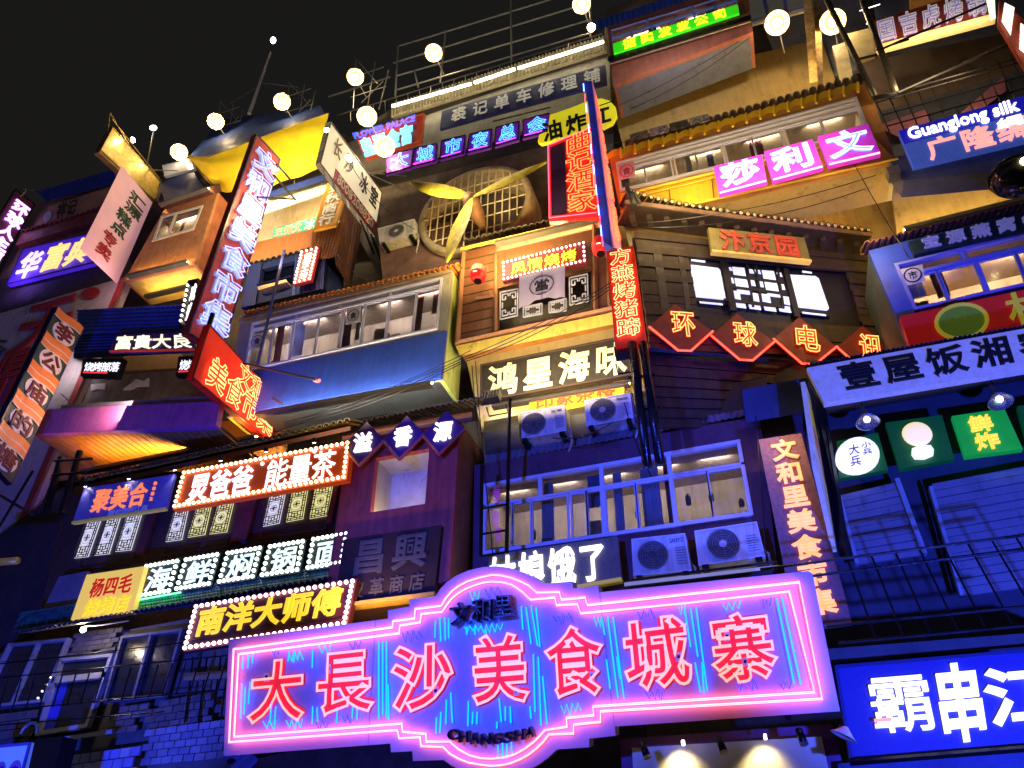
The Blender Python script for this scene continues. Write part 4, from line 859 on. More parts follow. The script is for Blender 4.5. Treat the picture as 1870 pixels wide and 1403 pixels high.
# maroon tower
P = Q(9.9, 637, 797, 840, 768, 821, 1060, 590, 1117); Nq = Q(9.9, 686, 837, 784, 819, 776, 920, 676, 936)
U = bay('maroon_tower', 'maroon box tower with a deep square niche and a row of diamond plates', 'building', P, 1.2, M('maroon_paint', (.42, .065, .05), .65, streak=.6, nz=.55), M('tower_side', (.22, .10, .10), .7), Nq)
o = [p+Vector((0, .11, 0)) for p in Nq.c]; b = [p+Vector((0, .65, 0)) for p in Nq.c]
MB().add(o+b, [(0, 1, 5, 4), (1, 2, 6, 5), (2, 3, 7, 6), (3, 0, 4, 7), (4, 5, 6, 7)]).make('niche', M('niche_plaster', (.50, .46, .42), .8), U)
MB().tube([Nq.at(.05, .97, -.2), Nq.at(.95, .97, -.2)], .012).make('light_strip', E('niche_strip', (1, .75, .45), 45), U)
eave(U, at(560, 790, 10.6), at(905, 722, 10.6), M('slate_tile', (.045, .04, .045), .5), 36, Vector((0, .5, .2)))
MB().hexa(Q(9.85, 625, 800, 862, 762, 862, 768, 625, 806).c, Q(11.0, 625, 790, 862, 752, 862, 758, 625, 796).c).make('roof_slab', M('redbrown'), U)
dm = M('diamond_plate', (.10, .02, .14), .5); dr = M('diamond_rim', (.45, .08, .06), .5)
for k, (x, y, ch) in enumerate(((664, 808, '溢'), (737, 797, '香'), (810, 788, '源'))):
    T = thing('diamond_plate', 'dark diamond plate with the white character '+ch+', '+('leftmost', 'middle', 'rightmost')[k]+' of three on the maroon tower', 'sign', at(x, y, 9.7), 'diamond plates on the maroon tower')
    pl = PY(9.7); d = [pl.P(x-38, y+8), pl.P(x+6, y-38), pl.P(x+38, y-4), pl.P(x-8, y+42)]
    MB().prism(d, (0, .06, 0)).make('plate', dm, T); MB().tube([d[0], d[3], d[2]], .025, 4).make('rim', dr, T)
    char(ch, Q(pl, x-16, y-15, x+19, y-19, x+14, y+17, x-19, y+21), T, E('white_glow2', (1, 1, .95), 1.5), bold=.05, w1=.04)
S = Q(9.8, 628, 985, 806, 959, 793, 1086, 609, 1109)
T = thing('leather_shop_board', 'dark brown board with faded grey characters on the maroon tower, gold ledge below', 'sign', S.mid)
board(S, T, M('umber_board', (.03, .012, .008), .9), .1); fade = M('faded_letter', (.10, .085, .06), .7)
text('昌興', S.sub(.10, .06, .92, .58), T, fade, w1=.02, bold=.05, gap=.2); text('皮革商店', S.sub(.12, .66, .92, .92), T, fade, w1=.02, bold=.03, gap=.3)
MB().pbox(S, -.02, 1.0, 1.03, 1.05, -.1, .12).make('gold_ledge', M('gold_ledge', (.62, .36, .06), .5, nz=.4, streak=.4), T)
light('AREA', S.at(.5, 1.35, .45), 16, (1, .6, .2), 1.0, .1, aim=(0, .5, 1))  # small area light without a lamp, added to light the gold ledge
# ================================================================== RIGHT TOP
P = Q(11.0, 1108, 40, 1362, -40, 1375, 58, 1120, 156); Wd = Q(11.0, 1115, 56, 1345, -12, 1350, 24, 1120, 98)
U = bay('red_brown_bay', 'red-brown bay with blue framed windows behind the bright green sign at the top', 'balcony', P, 1.0, M('red_brown', (.30, .09, .05), .75, streak=.4, nz=.5), None, Wd, soff=M('soffit_bluegrey', (.10, .11, .15), .8, streak=.4))
window(Wd, U, [(0, 0, .30, .35), (.30, 0, .66, .35), (.66, 0, 1, .35)]+[(a, .36, a+.165, 1) for a in (0, .165, .33, .5, .665, .83)], frameb, .03)
room(Wd, U, .8, roomm, 60, n=2)
light('AREA', at(1230, 60, 9.8), 40, (.9, .9, 1), 1.6, .15, aim=(0, 1, .35))  # unseen cool light added so the dark window frames show
corr(Q(10.8, 1088, 38, 1370, -52, 1372, -36, 1092, 55), U, bluep, 28, .03, name='roof_sheet')
MB().hexa(Q(10.85, 1110, 104, 1370, 27, 1371, 35, 1111, 114).c, Q(11.0, 1110, 104, 1370, 27, 1371, 35, 1111, 114).c).make('black_rail', black, U)
MB().tube([at(1112, 118, 10.8), at(1370, 40, 10.8)], .015).make('rail', steel, U)
S = Q(10.8, 1119, 80, 1346, 8, 1350, 24, 1121, 98)
T = thing('green_sign', 'bright green lit strip sign with yellow characters below the top windows', 'sign', S.mid)
board(S, T, M('green_lit', (.05, .75, .02), .5, em=.42, ecol=(.04, 1, .01), nz=.2), .06); text('诚实发发公司', S.sub(.06, .05, .93, .98), T, E('yellow_lit2', (1, .85, .02), .9), w1=.03, gap=.3, bold=.04)
P = Q(11.8, 1352, -10, 1470, -44, 1470, 20, 1372, 45)
U = thing('pale_window_row', 'row of small pale blue framed windows at the top beside the floodlight', 'window', P.mid)
MB().prism(P.out(.02).c, (0, .05, 0)).make('lit_blind', M('blind_cream', (.6, .5, .3), .7, em=.12), U); window(P.sub(0, 0, 1, 1, .06), U, [(0, .0, .33, 1), (.33, 0, .66, 1), (.66, 0, 1, 1)], frameb, .05, gl=True)
strip(mb, at(1300, 235, 11.7), at(1468, 180, 11.7), .012, E('amber_wash', (1, .62, .14), 170), name='light_strip')
# yellow steel pillar and leaning boards
S = Q(10.9, 1466, -10, 1498, -18, 1504, 146, 1479, 152)
T = thing('steel_pillar', 'rust streaked yellow lit steel pillar between two floodlights', 'pillar', S.mid)
MB().pbox(S, 0, 0, .55, 1, -.02, 0).pbox(S, .5, 0, .58, 1, -.3, .0).pbox(S, .55, 0, 1, 1, -.3, -.28).make('steel_section', M('pillar_rust', (.70, .48, .16), .6, .2, nz=.7, ns=5, dirt=(.22, .08, .03)), T)
light('AREA', at(1440, 100, 10.2), 22, (1, .75, .4), .3, .9, aim=(.5, .8, 0))
for k, a in enumerate(((1520, 85, 1545, 76, 1560, 150, 1538, 158), (1548, 62, 1592, 50, 1598, 100, 1566, 112))):
    S = Q(11.2, *a); T = thing('leaning_sheet', ['narrow yellow lit panel just right of the yellow pillar', 'wider yellow lit panel beside the black pipes at the top'][k], 'panel', S.mid); board(S, T, M('panel_yellow', (.60, .50, .25), .6, nz=.5), .1)
T = thing('roof_pipes', 'two long dark pipes standing above the barred cage at the upper right', 'pipe', at(1600, 80, 10.0))
for x0, y0, x1, y1 in ((1490, -40, 1597, 176), (1560, -40, 1637, 170)): MB().tube([at(x0, y0, 10.1), at(x1, y1, 10.1)], .06, 10).make('pipe', M('pipe_sheen', (.10, .09, .06), .3, .6), T, True)
MB().tube([at(1560, 110, 10.1), at(1602, 100, 10.1)], .03).make('clamp', black, T); MB().tube([at(1594, 180, 10.1), at(1645, 170, 10.1)], .05, 4).make('clamp', black, T)
MB().tube([at(1600, 92, 10.0), at(1660, 72, 10.0)], .02).tube([at(1640, 170, 10.0), at(1870, 68, 9.9)], .03).tube([at(1605, 92, 10.0), at(1830, -6, 9.8)], .025).make('stay_rod', black, T)
# red sign top right
S = Q(10.6, 1590, 40, 1806, -26, 1816, 34, 1600, 92)
T = thing('tiger_barbecue_sign', 'dark red board with violet white characters at the upper right, gold strip below', 'sign', S.mid)
board(S, T, M('brick_red_board', (.30, .04, .02), .6), .1); vio = M('violet_letter', (.30, .26, .65), .5, em=.2, ecol=(.5, .45, 1))
text('国吉虎烤翁', S.sub(.02, .12, .97, .82), T, vio, 'both', w1=.05, bold=.03, neon=M('edge_white', (.8, .75, .8), .4, em=.3), tube=.015, gap=.22)
MB().pbox(S, 0, .97, 1, 1.10, -.05, .1).make('gold_strip', M('gold_strip', (.80, .62, .30), .5, em=.3, ecol=(1, .6, .25)), T)
light('AREA', S.at(.5, 1.2, .25), 16, (1, .65, .3), 2, .06, aim=(0, .4, 1))
wallpatch('wall', 11.4, M('orange_panel', (.60, .28, .05), .7, em=.06), 1660, -20, 1725, -40, 1735, 4, 1663, 22)
wallpatch('wall', 11.5, M('navy_panel', (.07, .08, .13), .7), 1590, -40, 1900, -140, 1900, 40, 1610, 100)
for k, y in enumerate((12, 36)): strip(mb, at(1570+k*12, y+8, 11.3), at(1607+k*12, y-4, 11.3), .012, E('thin_white', (1, 1, .9), 3), name='light_strip', trough=False)
S = VQ(9.8, 1830, -30, 1900, 62, 1900, 130, 1822, 20)
T = thing('corner_neon_sign', 'dark red projecting sign with blurred white letters at the upper right corner', 'sign', at(1855, 60, 9.8))
S = Q(9.8, 1825, 0, 1900, 60, 1900, 170, 1822, 40)
board(S, T, M('brick_red_board'), .1); wl = E('soft_white', (1, .82, .6), 1.6)
for a in ((1833, 8, 1853, 18, 1846, 70, 1828, 40), (1862, 45, 1885, 60, 1882, 110, 1860, 92)):
    X = Q(9.7, *a)
    for k in range(3): MB().pbox(X, .05, k*.34, .95, k*.34+.26, 0, .04).make('letter_bar', wl, T)
MB().prism(Q(9.75, 1800, -12, 1816, -14, 1818, 30, 1810, 34).c, (0, .05, 0)).make('lit_edge', E('soft_cream', (1, .9, .7), 1.2), T)
# cage of bars with pipes behind
T = thing('barred_cage', 'black grid of security bars bowed out over the silk shop sign', 'cage', at(1720, 200, 10.4))
def cg(u, v): return (1597+u*(1900-1597)+v*28, 180-u*85+v*(62+u*2))
for i in range(13):
    u = i/12; rods([(at(*cg(u, -.12), 10.3), at(*cg(u, 1.02), 10.3))], .014, 4).make('upright_bar', black, T)
for v in (0, .12, .5, .82): rods([(at(*cg(0, v), 10.28), at(*cg(1.02, v), 10.28))], .016, 4).make('cross_bar', black, T)
wallpatch('wall', 11.3, M('teal_dark', (.05, .06, .085), .7, nz=.5), 1600, 205, 1900, 120, 1900, 230, 1640, 300)
MB().hexa([at(1600, 230, 11.1), at(1690, 200, 11.1), at(1700, 232, 11.1), at(1640, 250, 11.1)], [at(1600, 230, 11.25), at(1690, 200, 11.25), at(1700, 232, 11.25), at(1640, 250, 11.25)]).hexa([at(1752, 208, 11.1), at(1832, 140, 11.1), at(1838, 165, 11.1), at(1775, 214, 11.1)], [at(1752, 208, 11.25), at(1832, 140, 11.25), at(1838, 165, 11.25), at(1775, 214, 11.25)]).make('pink_shape', M('dusty_pink', (.28, .10, .14), .7), T)
# silk sign
S = Q(9.9, 1641, 240, 1900, 168, 1925, 243, 1668, 304)
T = thing('silk_shop_sign', 'blue sign with white English lettering over pink characters at the right edge', 'sign', S.mid)
board(S, T, M('silk_blue', (.05, .10, .70), .5, em=.22, ecol=(.1, .2, 1), nz=.3), .1); MB().pbox(S, 0, 0, 1, .38, 0, .012).make('top_band', M('deep_blue', (.01, .01, .35), .5, em=.25, ecol=(.02, .02, 1)), T)
text('Guanglong silk', S.sub(.05, .02, .83, .42, .012), T, E('white_glow2', (1, 1, .95), 1.5), one=True, w1=.03, bold=.025)
text('广隆绸缎', S.sub(.12, .44, 1.12, .96), T, E('salmon_letter', (1, .38, .34), 1.05), w1=.03, bold=.04, gap=.14)
text('绸', S.sub(.62+.02, .42, .84, .66, .03), T, E('white_glow2', (1, 1, .95), 1.5), w1=.02)
MB().prism(Q(10.2, 1622, 290, 1900, 225, 1900, 305, 1650, 330).c, (0, .4, 0)).make('fascia', M('steel_blue', (.10, .11, .17), .7), T)
MB().pbox(Q(10.0, 1618, 306, 1640, 300, 1645, 313, 1624, 320), 0, 0, 1, 1, -.2, 0).make('bracket', steel, T)
p = at(1856, 324, 9.5)
T = thing('dome_lamp', 'dark glass dome lamp with one bright spot at the right edge', 'lamp', p)
MB().lathe([(.36*math.sin(a*math.pi/20), -.36*math.cos(a*math.pi/20)*.75) for a in range(1, 12)], Matrix.Translation(p), 24).make('glass_dome', M('dome_black', (.02, .02, .02), .06, .2, nz=0), T, True)
MB().lathe([(.38, .0), (.38, .05), (.1, .12), (1e-3, .12)], Matrix.Translation(p+Vector((0, 0, .05))), 24).make('lamp_collar', black, T, True)
MB().lathe([(.055*math.sin(a*math.pi/8)+1e-4, -.055*math.cos(a*math.pi/8)) for a in range(9)], Matrix.Translation(p+Vector((0.02, -.36, -.06))), 10).make('bulb', floodem, T, True)
strip(mb, at(1650, 420, 11.3), at(1900, 358, 11.3), .012, E('amber_wash', (1, .62, .14), 170), name='light_strip')
wallpatch('wall', 11.9, M('sand_wall', (.50, .38, .18), .8, streak=.3), 1625, 330, 1900, 265, 1900, 360, 1640, 440)
# ------------------------------------------------------------------ yellow balcony
P = Q(10.2, 1112, 284, 1582, 152, 1636, 291, 1136, 403); Wd = Q(10.2, 1125, 300, 1564, 181, 1588, 243, 1133, 352)
U = bay('yellow_balcony', 'long yellow balcony with lit windows behind three purple neon panels', 'balcony', P, 1.0, M('orange_front', (.50, .22, .05), .65, streak=.3), M('olive_side', (.35, .34, .20), .7), Wd, soff=M('soffit_brown', (.38, .27, .08), .8, streak=.4))
MB().prism(Q(10.16, 1132, 354, 1590, 245, 1634, 291, 1136, 402).c, (0, .035, 0)).make('yellow_apron', M('apron_yellow', (.78, .52, .03), .6, streak=.3), U)
MB().tube([at(1133, 357, 10.1), at(1592, 247, 10.1)], .03, 4).tube([at(1134, 366, 10.12), at(1596, 255, 10.12)], .015, 4).tube([at(1136, 401, 10.12), at(1640, 290, 10.12)], .025, 4).make('ledge_rail', M('apron_yellow'), U)
for x in (1222, 1300): MB().tube([at(x, 402-(x-1136)*.225-38, 10.13), at(x+4, 402-(x-1136)*.225, 10.13)], .012, 4).make('panel_joint', M('timber_beam'), U)
rim(Wd, U, framew, .05, -.06, .06, 'window_frame')
MB().pbox(Wd, 0, .26, 1, .30, -.04, .05).pbox(Wd, 0, .12, 1, .14, -.04, .05).make('transom', framew, U)
window(Wd, U, [(0, .3, .12, 1), (.115, .3, .235, .98), (.245, .3, .34, 1), (.335, .3, .45, .98), (.455, .3, .575, 1), (.57, .3, .69, .98), (.70, .3, .85, 1), (.84, .3, 1, .98)], framew, .03)
room(Wd, U, .85, M('room_gold', (.45, .33, .18), .8, streak=.3), 60, n=4, col=(1, .82, .58))
S = Q(10.14, 1128, 303, 1158, 296, 1160, 322, 1131, 330); T = thing('round_sticker', 'pink round logo sticker at the left end of the yellow balcony window', 'sticker', S.mid)
MB().prism(S.c, S.n*.004).make('paper', M('paper_pink', (.65, .3, .5), .6), T); char('食', S.sub(.25, .25, .75, .75), T, M('maroon_ink', (.2, .02, .08), .5), w1=.01); MB().tube([S.at(.5+.4*math.cos(a*.42), .5+.4*math.sin(a*.42), .008) for a in range(15)], .008, 4, closed=True).make('ring_mark', M('maroon_ink'), T)
# yellow scalloped gutter
for i in range(18):
    f0, f1 = i/18, (i+1)/18; x0, y0, x1, y1 = 1110+458*f0, 281-127*f0, 1110+458*f1, 281-127*f1
    b = MB(); b.grid(6, 1, lambda u, v: at(x0+(x1-x0)*u, y0+(y1-y0)*u-5*math.sin(u*math.pi)+v*12, 9.95)); b.tube([at(x1-2, y1-3, 9.93), at(x1-1, y1+14, 9.93)], .03, 4).make('gutter_piece', M('gutter_yellow', (.80, .50, .02), .5, nz=.2), U)
eave(U, at(1140, 262, 9.95), at(1568, 140, 9.95), M('soot_tile'), 30, Vector((0, .5, .2)))
S = Q(9.9, 1149, 246, 1290, 208, 1293, 220, 1152, 258)
T = thing('photo_strip', 'strip of black and white photo posters standing on the yellow balcony eave', 'poster', S.mid)
for k in range(4): MB().pbox(S, k*.26, 0, k*.26+.24, 1, -.02, 0).make('photo', M(['photo_grey', 'photo_lilac', 'photo_dark', 'photo_white'][k], [(.25, .22, .24), (.5, .42, .6), (.12, .12, .11), (.6, .6, .62)][k], .5, nz=.9, ns=14, dirt=(.03, .03, .03)), T)
for k, (a, ch, w_) in enumerate((((1303, 304, 1391, 282, 1401, 331, 1313, 354), '莎', 'left'), ((1395, 277, 1484, 254, 1503, 305, 1410, 330), '利', 'middle'), ((1493, 249, 1585, 226, 1608, 280, 1512, 302), '文', 'right'))):
    S = Q(9.75, *a); T = thing('magenta_neon_sign', w_+' one of the three magenta panels with pale neon characters on the yellow balcony, reading '+ch, 'sign', S.mid, 'magenta neon panels on the yellow balcony')
    board(S, T, M('magenta_board', (.50, .04, .55), .45, em=.28, ecol=(.7, .03, .9), nz=.2), .1)
    char(ch, S.sub(.12, .12, .88, .88), T, M('ice_letter', (.30, .6, .8), .4, em=.35), 'solid', bold=.02, w1=.03, fit='cjk')
    char(ch, S.sub(.12, .12, .88, .88), T, E('neon_lilac', (.45, .42, 1), 3, samp='FRONT'), 'neon', bold=.02, w1=.05, tube=.012, fit='cjk')
    MB().tube([S.at(.02, 1.02, .03), S.at(.98, 1.02, .03)], .018).make('neon_tube', E('neon_pinkwhite', (1, .35, .55), 2.5, samp='FRONT'), T)
light('AREA', at(1300, 470, 9.0), 9, (1, .7, .4), 2.0, .2, aim=(0, .9, .3))  # unseen warm light added before the timber house
light('AREA', at(1560, 420, 9.6), 40, (1, .66, .25), .8, .2, aim=(-.2, 1, .3))
light('AREA', at(1400, 150, 10.0), 34, (1, .66, .3), 1.6, .2, aim=(0, 1, .3))
light('AREA', at(1330, 330, 9.0), 60, (1, .72, .34), 3.5, .1, aim=(0, .6, .75))
light('AREA', at(1720, 130, 9.8), 22, (1, .7, .4), 1.6, .2, aim=(0, 1, .3))
light('AREA', at(1350, 260, 9.2), 30, (1, .75, .35), 3.5, .1, aim=(0, 1, .15))
light('AREA', at(1250, 380, 9.4), 22, (1, .75, .35), 1.6, .1, aim=(0, 1, .0))
# ------------------------------------------------------------------ timber house
S = VQ(9.9, 1158, 425, 1592, 470, 1654, 640, 1187, 640); pl = S.plane(); FR = S
H = thing('timber_house', 'dark old timber house with curved tiled eave and lit paper windows', 'building', S.mid)
wd = M('weathered_wood', (.034, .018, .009), .7, ns=4, streak=.7, nz=.6)
# boarding in single planks, with an opening for the window
def hx(px, py, w=0): return pl.P(px, py, w)
L0 = [(1158, 425), (1187, 640)]; R0 = [(1592, 470), (1654, 655)]
NP = 17
for i in range(NP):
    a, b = i/NP+(R()-.5)*.004, (i+.90+R()*.07)/NP
    def e(s, t): return (s[0][0]+(s[1][0]-s[0][0])*t, s[0][1]+(s[1][1]-s[0][1])*t)
    w_ = R()*.045
    segs = [(0, 1)] if not (.16 < a < .66) else [(0, .215), (.87, 1)]
    for s0, s1 in segs:
        pa, pb, pc, pd = e(L0, a), e(R0, a), e(R0, b), e(L0, b)
        q = [hx(pa[0]+(pb[0]-pa[0])*s0, pa[1]+(pb[1]-pa[1])*s0, w_), hx(pa[0]+(pb[0]-pa[0])*s1, pa[1]+(pb[1]-pa[1])*s1, w_), hx(pd[0]+(pc[0]-pd[0])*s1, pd[1]+(pc[1]-pd[1])*s1, w_), hx(pd[0]+(pc[0]-pd[0])*s0, pd[1]+(pc[1]-pd[1])*s0, w_)]
        MB().prism(q, S.n*-.05).make('plank', wd, H)
MB().prism([p-S.n*.12 for p in S.c], S.n*-.05).make('back_wall', M('void_dark', (.012, .01, .014), .5), H)
def hb(*a, w=.03, th=.06, m=None, nm='beam'): return MB().prism([hx(x, y, w) for x, y in prs(a)], S.n*-th).make(nm, m or M('beam_dark', (.05, .032, .025), .6, ns=5, streak=.6, nz=.6), H)
hb(1190, 448, 1206, 450, 1222, 575, 1208, 572); hb(1238, 470, 1248, 472, 1262, 570, 1252, 568); hb(1206, 500, 1248, 507, 1249, 515, 1207, 508)
hb(1206, 448, 1250, 455, 1250, 463, 1206, 456); hb(1208, 562, 1262, 570, 1262, 580, 1208, 573)
paper = M('paper_lit', (.7, .75, .9), .7, em=.62, ecol=(.62, .74, 1), nz=.12, ns=1.5)
blk = M('window_black', (.012, .012, .014), .6)
hb(1250, 466, 1492, 506, 1520, 575, 1262, 545, w=-.05, th=.02, m=blk, nm='window_back')
def pane(*a): MB().prism([hx(x, y, -.02) for x, y in prs(a)], S.n*-.012).make('pane', paper, H)
pane(1260, 482, 1312, 488, 1316, 492, 1326, 543, 1322, 546, 1272, 541, 1267, 536, 1257, 486)
pane(1441, 500, 1490, 503, 1496, 507, 1515, 562, 1511, 566, 1460, 560, 1455, 556, 1440, 504)
pane(1263, 472, 1288, 475, 1289, 478, 1263, 475); pane(1278, 549, 1320, 553, 1321, 556, 1279, 552); pane(1466, 493, 1483, 495, 1484, 498, 1466, 496); pane(1466, 568, 1509, 573, 1510, 576, 1467, 571)
pane(1338, 486, 1360, 488, 1371, 537, 1348, 534); pane(1392, 492, 1414, 494, 1426, 542, 1403, 539)
for (x, y, w, h) in ((1330, 504, 9, 11), (1369, 509, 9, 11), (1384, 511, 9, 11), (1423, 516, 9, 11), (1328, 486, 8, 6), (1366, 490, 9, 7), (1379, 491, 9, 7), (1419, 496, 8, 7)): pane(x, y, x+w, y+1, x+w+3, y+h+1, x+3, y+h)
for (x, y) in ((1336, 529), (1370, 533), (1391, 535), (1426, 539)): pane(x, y, x+15, y+2, x+18, y+17, x+3, y+14)
for (x, y) in ((1340, 549), (1367, 552), (1395, 555), (1422, 557)): pane(x, y, x+21, y+2, x+24, y+13, x+3, y+10)
for x in (1325, 1362, 1378, 1417): hb(x, 474, x+3, 474, x+16, 560, x+12, 560, w=.0, th=.03, m=blk, nm='window_bar')
for y in (500, 520, 545): hb(1322, y, 1432, y+14, 1433, y+18, 1323, y+4, w=.004, th=.03, m=blk, nm='window_bar')
hb(1316, 474, 1328, 476, 1346, 568, 1334, 567, w=.01, m=blk, nm='window_post'); hb(1430, 490, 1440, 492, 1462, 580, 1452, 579, w=.01, m=blk, nm='window_post')
# lower boards, soffit and left return
lo = [hx(1187, 640), hx(1654, 655)]
lw = M('red_brown_wood', (.05, .02, .013), .65, ns=5, streak=.6, nz=.6)
for i in range(7):
    a, b = i/7, (i+.94)/7
    q = [at(1187+(1205-1187)*t+(x1-1187)*0, 642+(760-642)*t, 10.1) for t in (a,) for x1 in (0,)]
    MB().prism([hx(1188+3*i, 641+17*i, -.1-.04*i), hx(1500-14*i, 668+13*i, -.1-.04*i), hx(1500-14*(i+1), 668+13*(i+.94), -.12-.04*i), hx(1188+3*(i+1), 641+17*(i+.94), -.12-.04*i)], S.n*-.05).make('lower_board', lw, H)
MB().tube([hx(1182, 640, .03), hx(1505, 668, .03)], .04, 4).make('ledge_beam', blk, H)
# roof: slope with tiles
ra, rb = hx(1138, 388, .35), hx(1575, 446, .35)
curve = [Vector((0, 0, .30*(1-t)**6)) for t in [i/40 for i in range(41)]]
tm = M('blue_black_tile', (.05, .05, .09), .35, nz=.3)
ux = (rb-ra).normalized(); back = -S.n; sl = (back*.7+Vector((0, 0, .28)))
NT = 36
tme = None
for i in range(NT):
    t = (i+.5)/NT; p = ra.lerp(rb, t)+Vector((0, 0, .25*(1-t)**7)); r = (rb-ra).length/NT*.46
    if tme is None:
        s_ = sl.normalized(); up = ux.cross(s_); up = up if up.z > 0 else -up; k = 7; vs = []
        for tt in (0, sl.length):
            for rad in (r, r*.7):
                for q in range(k+1): an = math.pi*q/k; vs.append(ux*(math.cos(an)*rad)+up*(math.sin(an)*rad)+s_*tt)
        K = k+1; fs = []
        for q in range(k): fs += [(q, q+1, 2*K+q+1, 2*K+q), (K+q+1, K+q, 3*K+q, 3*K+q+1), (q, K+q, K+q+1, q+1)]
        tme = MB().add(vs, fs).mesh('roof_tile', tm)
        dme = MB().lathe([(r*.6, 0), (1e-3, .02)], Matrix(), 10).mesh('tile_end', M('tile_end_gold', (.55, .42, .15), .5, nz=.3), True)
    inst('roof_tile', tme, Matrix.Translation(p), H)
    MB_ = Matrix.Translation(p+up*r*.1-s_*.01) @ (-s_).to_track_quat('Z', 'Y').to_matrix().to_4x4()
    inst('tile_end', dme, MB_, H)
MB().prism([ra-up*.03, rb-up*.03, rb-up*.12+back*.02, ra-up*.12+back*.02], back*.7+Vector((0, 0, .2))).make('eave_soffit', M('beam_dark'), H)
MB().tube([ra-up*.08+ux*-.05, rb-up*.08], .05, 4).make('eave_beam', M('eave_edge', (.16, .08, .04), .6), H)
for i in range(14):
    p = ra.lerp(rb, (i+.5)/14)-up*.2+back*.25; MB().box(p, .1, .3, .10).make('rafter_end', M('beam_dark'), H)
MB().tube([hx(1150, 400, .35), hx(1143, 385, .38), hx(1136, 376, .40), hx(1137, 364, .4)], [.06, .055, .05, .025], 8).tube([hx(1160, 398, .36), hx(1150, 385, .4), hx(1142, 383, .42)], .04, 6).make('ridge_beast', M('slate_dark', (.03, .03, .035), .5), H, True)
p = hx(1572, 462, .3); MB().lathe([(.04, 0), (.07, .1), (.03, .2), (1e-3, .22)], Matrix.Translation(p+Vector((0, 0, -.25))), 10).make('eave_bell', M('bell_gold', (.8, .6, .3), .4, em=.3, ecol=(1, .6, .3)), H, True)
strip(H, hx(1200, 398, -.35)+Vector((0, 0, .25)), hx(1560, 432, -.35)+Vector((0, 0, .25)), .012, E('orange_cove', (1, .45, .08), 120))
S = Patch([hx(1284, 437, .3), hx(1456, 455, .3), hx(1468, 499, .3), hx(1290, 481, .3)])
T = thing('garden_name_board', 'olive gold board with dull red characters hung on the timber house', 'sign', S.mid)
board(S, T, M('olive_board', (.20, .17, .05), .5, nz=.4), .08); text('汴京园', S.sub(.08, .08, .92, .90), T, M('brick_letter', (.50, .07, .03), .4), w1=.05, bold=.05, gap=.16); MB().pbox(S, 0, .95, 1, 1.03, -.08, .03).make('gold_edge', M('gold_edge', (.7, .45, .08), .4, em=.25), T)
dq = [((1240, 608), '环'), ((1352, 625), '球'), ((1465, 632), '电'), ((1580, 648), '讯')]
dk = M('diamond_red', (.19, .02, .01), .6, nz=.3); nr = E('neon_red_edge', (1, .04, .02), 6, samp='FRONT')
for k, ((x, y), ch) in enumerate(dq):
    T = thing('red_diamond_plate', ['leftmost', 'second from the left', 'third from the left', 'rightmost'][k]+' dark red diamond plate with a glowing character on the timber house', 'sign', hx(x, y, .1), 'red diamond plates on the timber house')
    ys = 8+k*3; d = [hx(x-58, y-ys*.4, .1), hx(x-10, y-46, .1), hx(x+58, y+ys*.6, .1), hx(x+18, y+41, .1), hx(x-6, y+40, .1)]
    MB().prism(d, FR.n*-.05).make('plate', dk, T)
    MB().tube([d[0]+FR.n*.02, d[4]+FR.n*.02, d[3]+FR.n*.02, d[2]+FR.n*.02], .016, 5).make('neon_tube', nr, T)
    C = Patch([hx(x-20, y-28, .1), hx(x+20, y-25, .1), hx(x+26, y+18+k*2, .1), hx(x-16, y+14+k, .1)])
    char(ch, C, T, M('ember_letter', (.40, .05, .02), .5, em=.25, ecol=(1, .06, .01)), bold=.03, w1=.05); char(ch, C, T, E('neon_ember', (1, .30, .07), 3.0), 'neon', bold=.03, w1=.06, tube=.012)
# ------------------------------------------------------------------ right blue unit
P = Q(10.4, 1586, 458, 1900, 378, 1935, 575, 1660, 632); Wd = Q(10.4, 1632, 486, 1915, 418, 1948, 508, 1669, 570)
U = bay('right_blue_bay', 'blue bay with cream lit windows at the right edge', 'balcony', P, 1.6, M('cobalt_paint', (.03, .07, .50), .55, streak=.4), M('green_grey_side', (.07, .10, .09), .8), Wd)
rim(Wd, U, frameb, .05, -.06, .06, 'window_frame'); MB().pbox(Wd, 0, .24, 1, .30, -.04, .05).make('transom', frameb, U)
window(Wd, U, [(0, 0, .44, .25), (.45, 0, .9, .25), (0, .30, .25, 1), (.24, .3, .5, .97), (.5, .3, .76, 1), (.75, .3, 1, .97)], frameb, .04)
room(Wd, U, .9, M('room_warm', (.6, .42, .26), .8, streak=.3), 55, n=2)
S = Q(10.35, 1636, 494, 1690, 482, 1695, 514, 1648, 526); T = thing('round_sticker', 'square sticker with a round logo at the left end of the right blue bay window', 'sticker', S.mid)
MB().prism(S.sub(.1, 0, .9, .95).c, S.n*.004).make('paper', M('paper_white'), T); MB().tube([S.at(.5+.3*math.cos(a*.42), .47+.38*math.sin(a*.42), .008) for a in range(15)], .012, 4, closed=True).make('ring_mark', black, T); char('市', S.sub(.35, .25, .65, .7), T, black, w1=.01)
eave(U, at(1578, 446, 10.2), at(1905, 364, 10.2), M('oxide_tile', (.14, .05, .045), .6), 26, Vector((0, .5, .2)))
S = Q(10.3, 1659, 441, 1905, 382, 1912, 416, 1670, 465)
T = thing('bird_nest_sign', 'dark green board with violet block characters above the right blue windows', 'sign', S.mid)
board(S, T, M('bottle_board', (.01, .03, .035), .5), .1); text('宝源燕窝餐', S.sub(.06, .06, 1.0, .82), T, M('violet_block', (.22, .22, .55), .5, em=.12, ecol=(.5, .5, 1)), w1=.05, bold=.05, gap=.3)
S = Q(10.2, 1643, 578, 1910, 521, 1930, 575, 1661, 632)
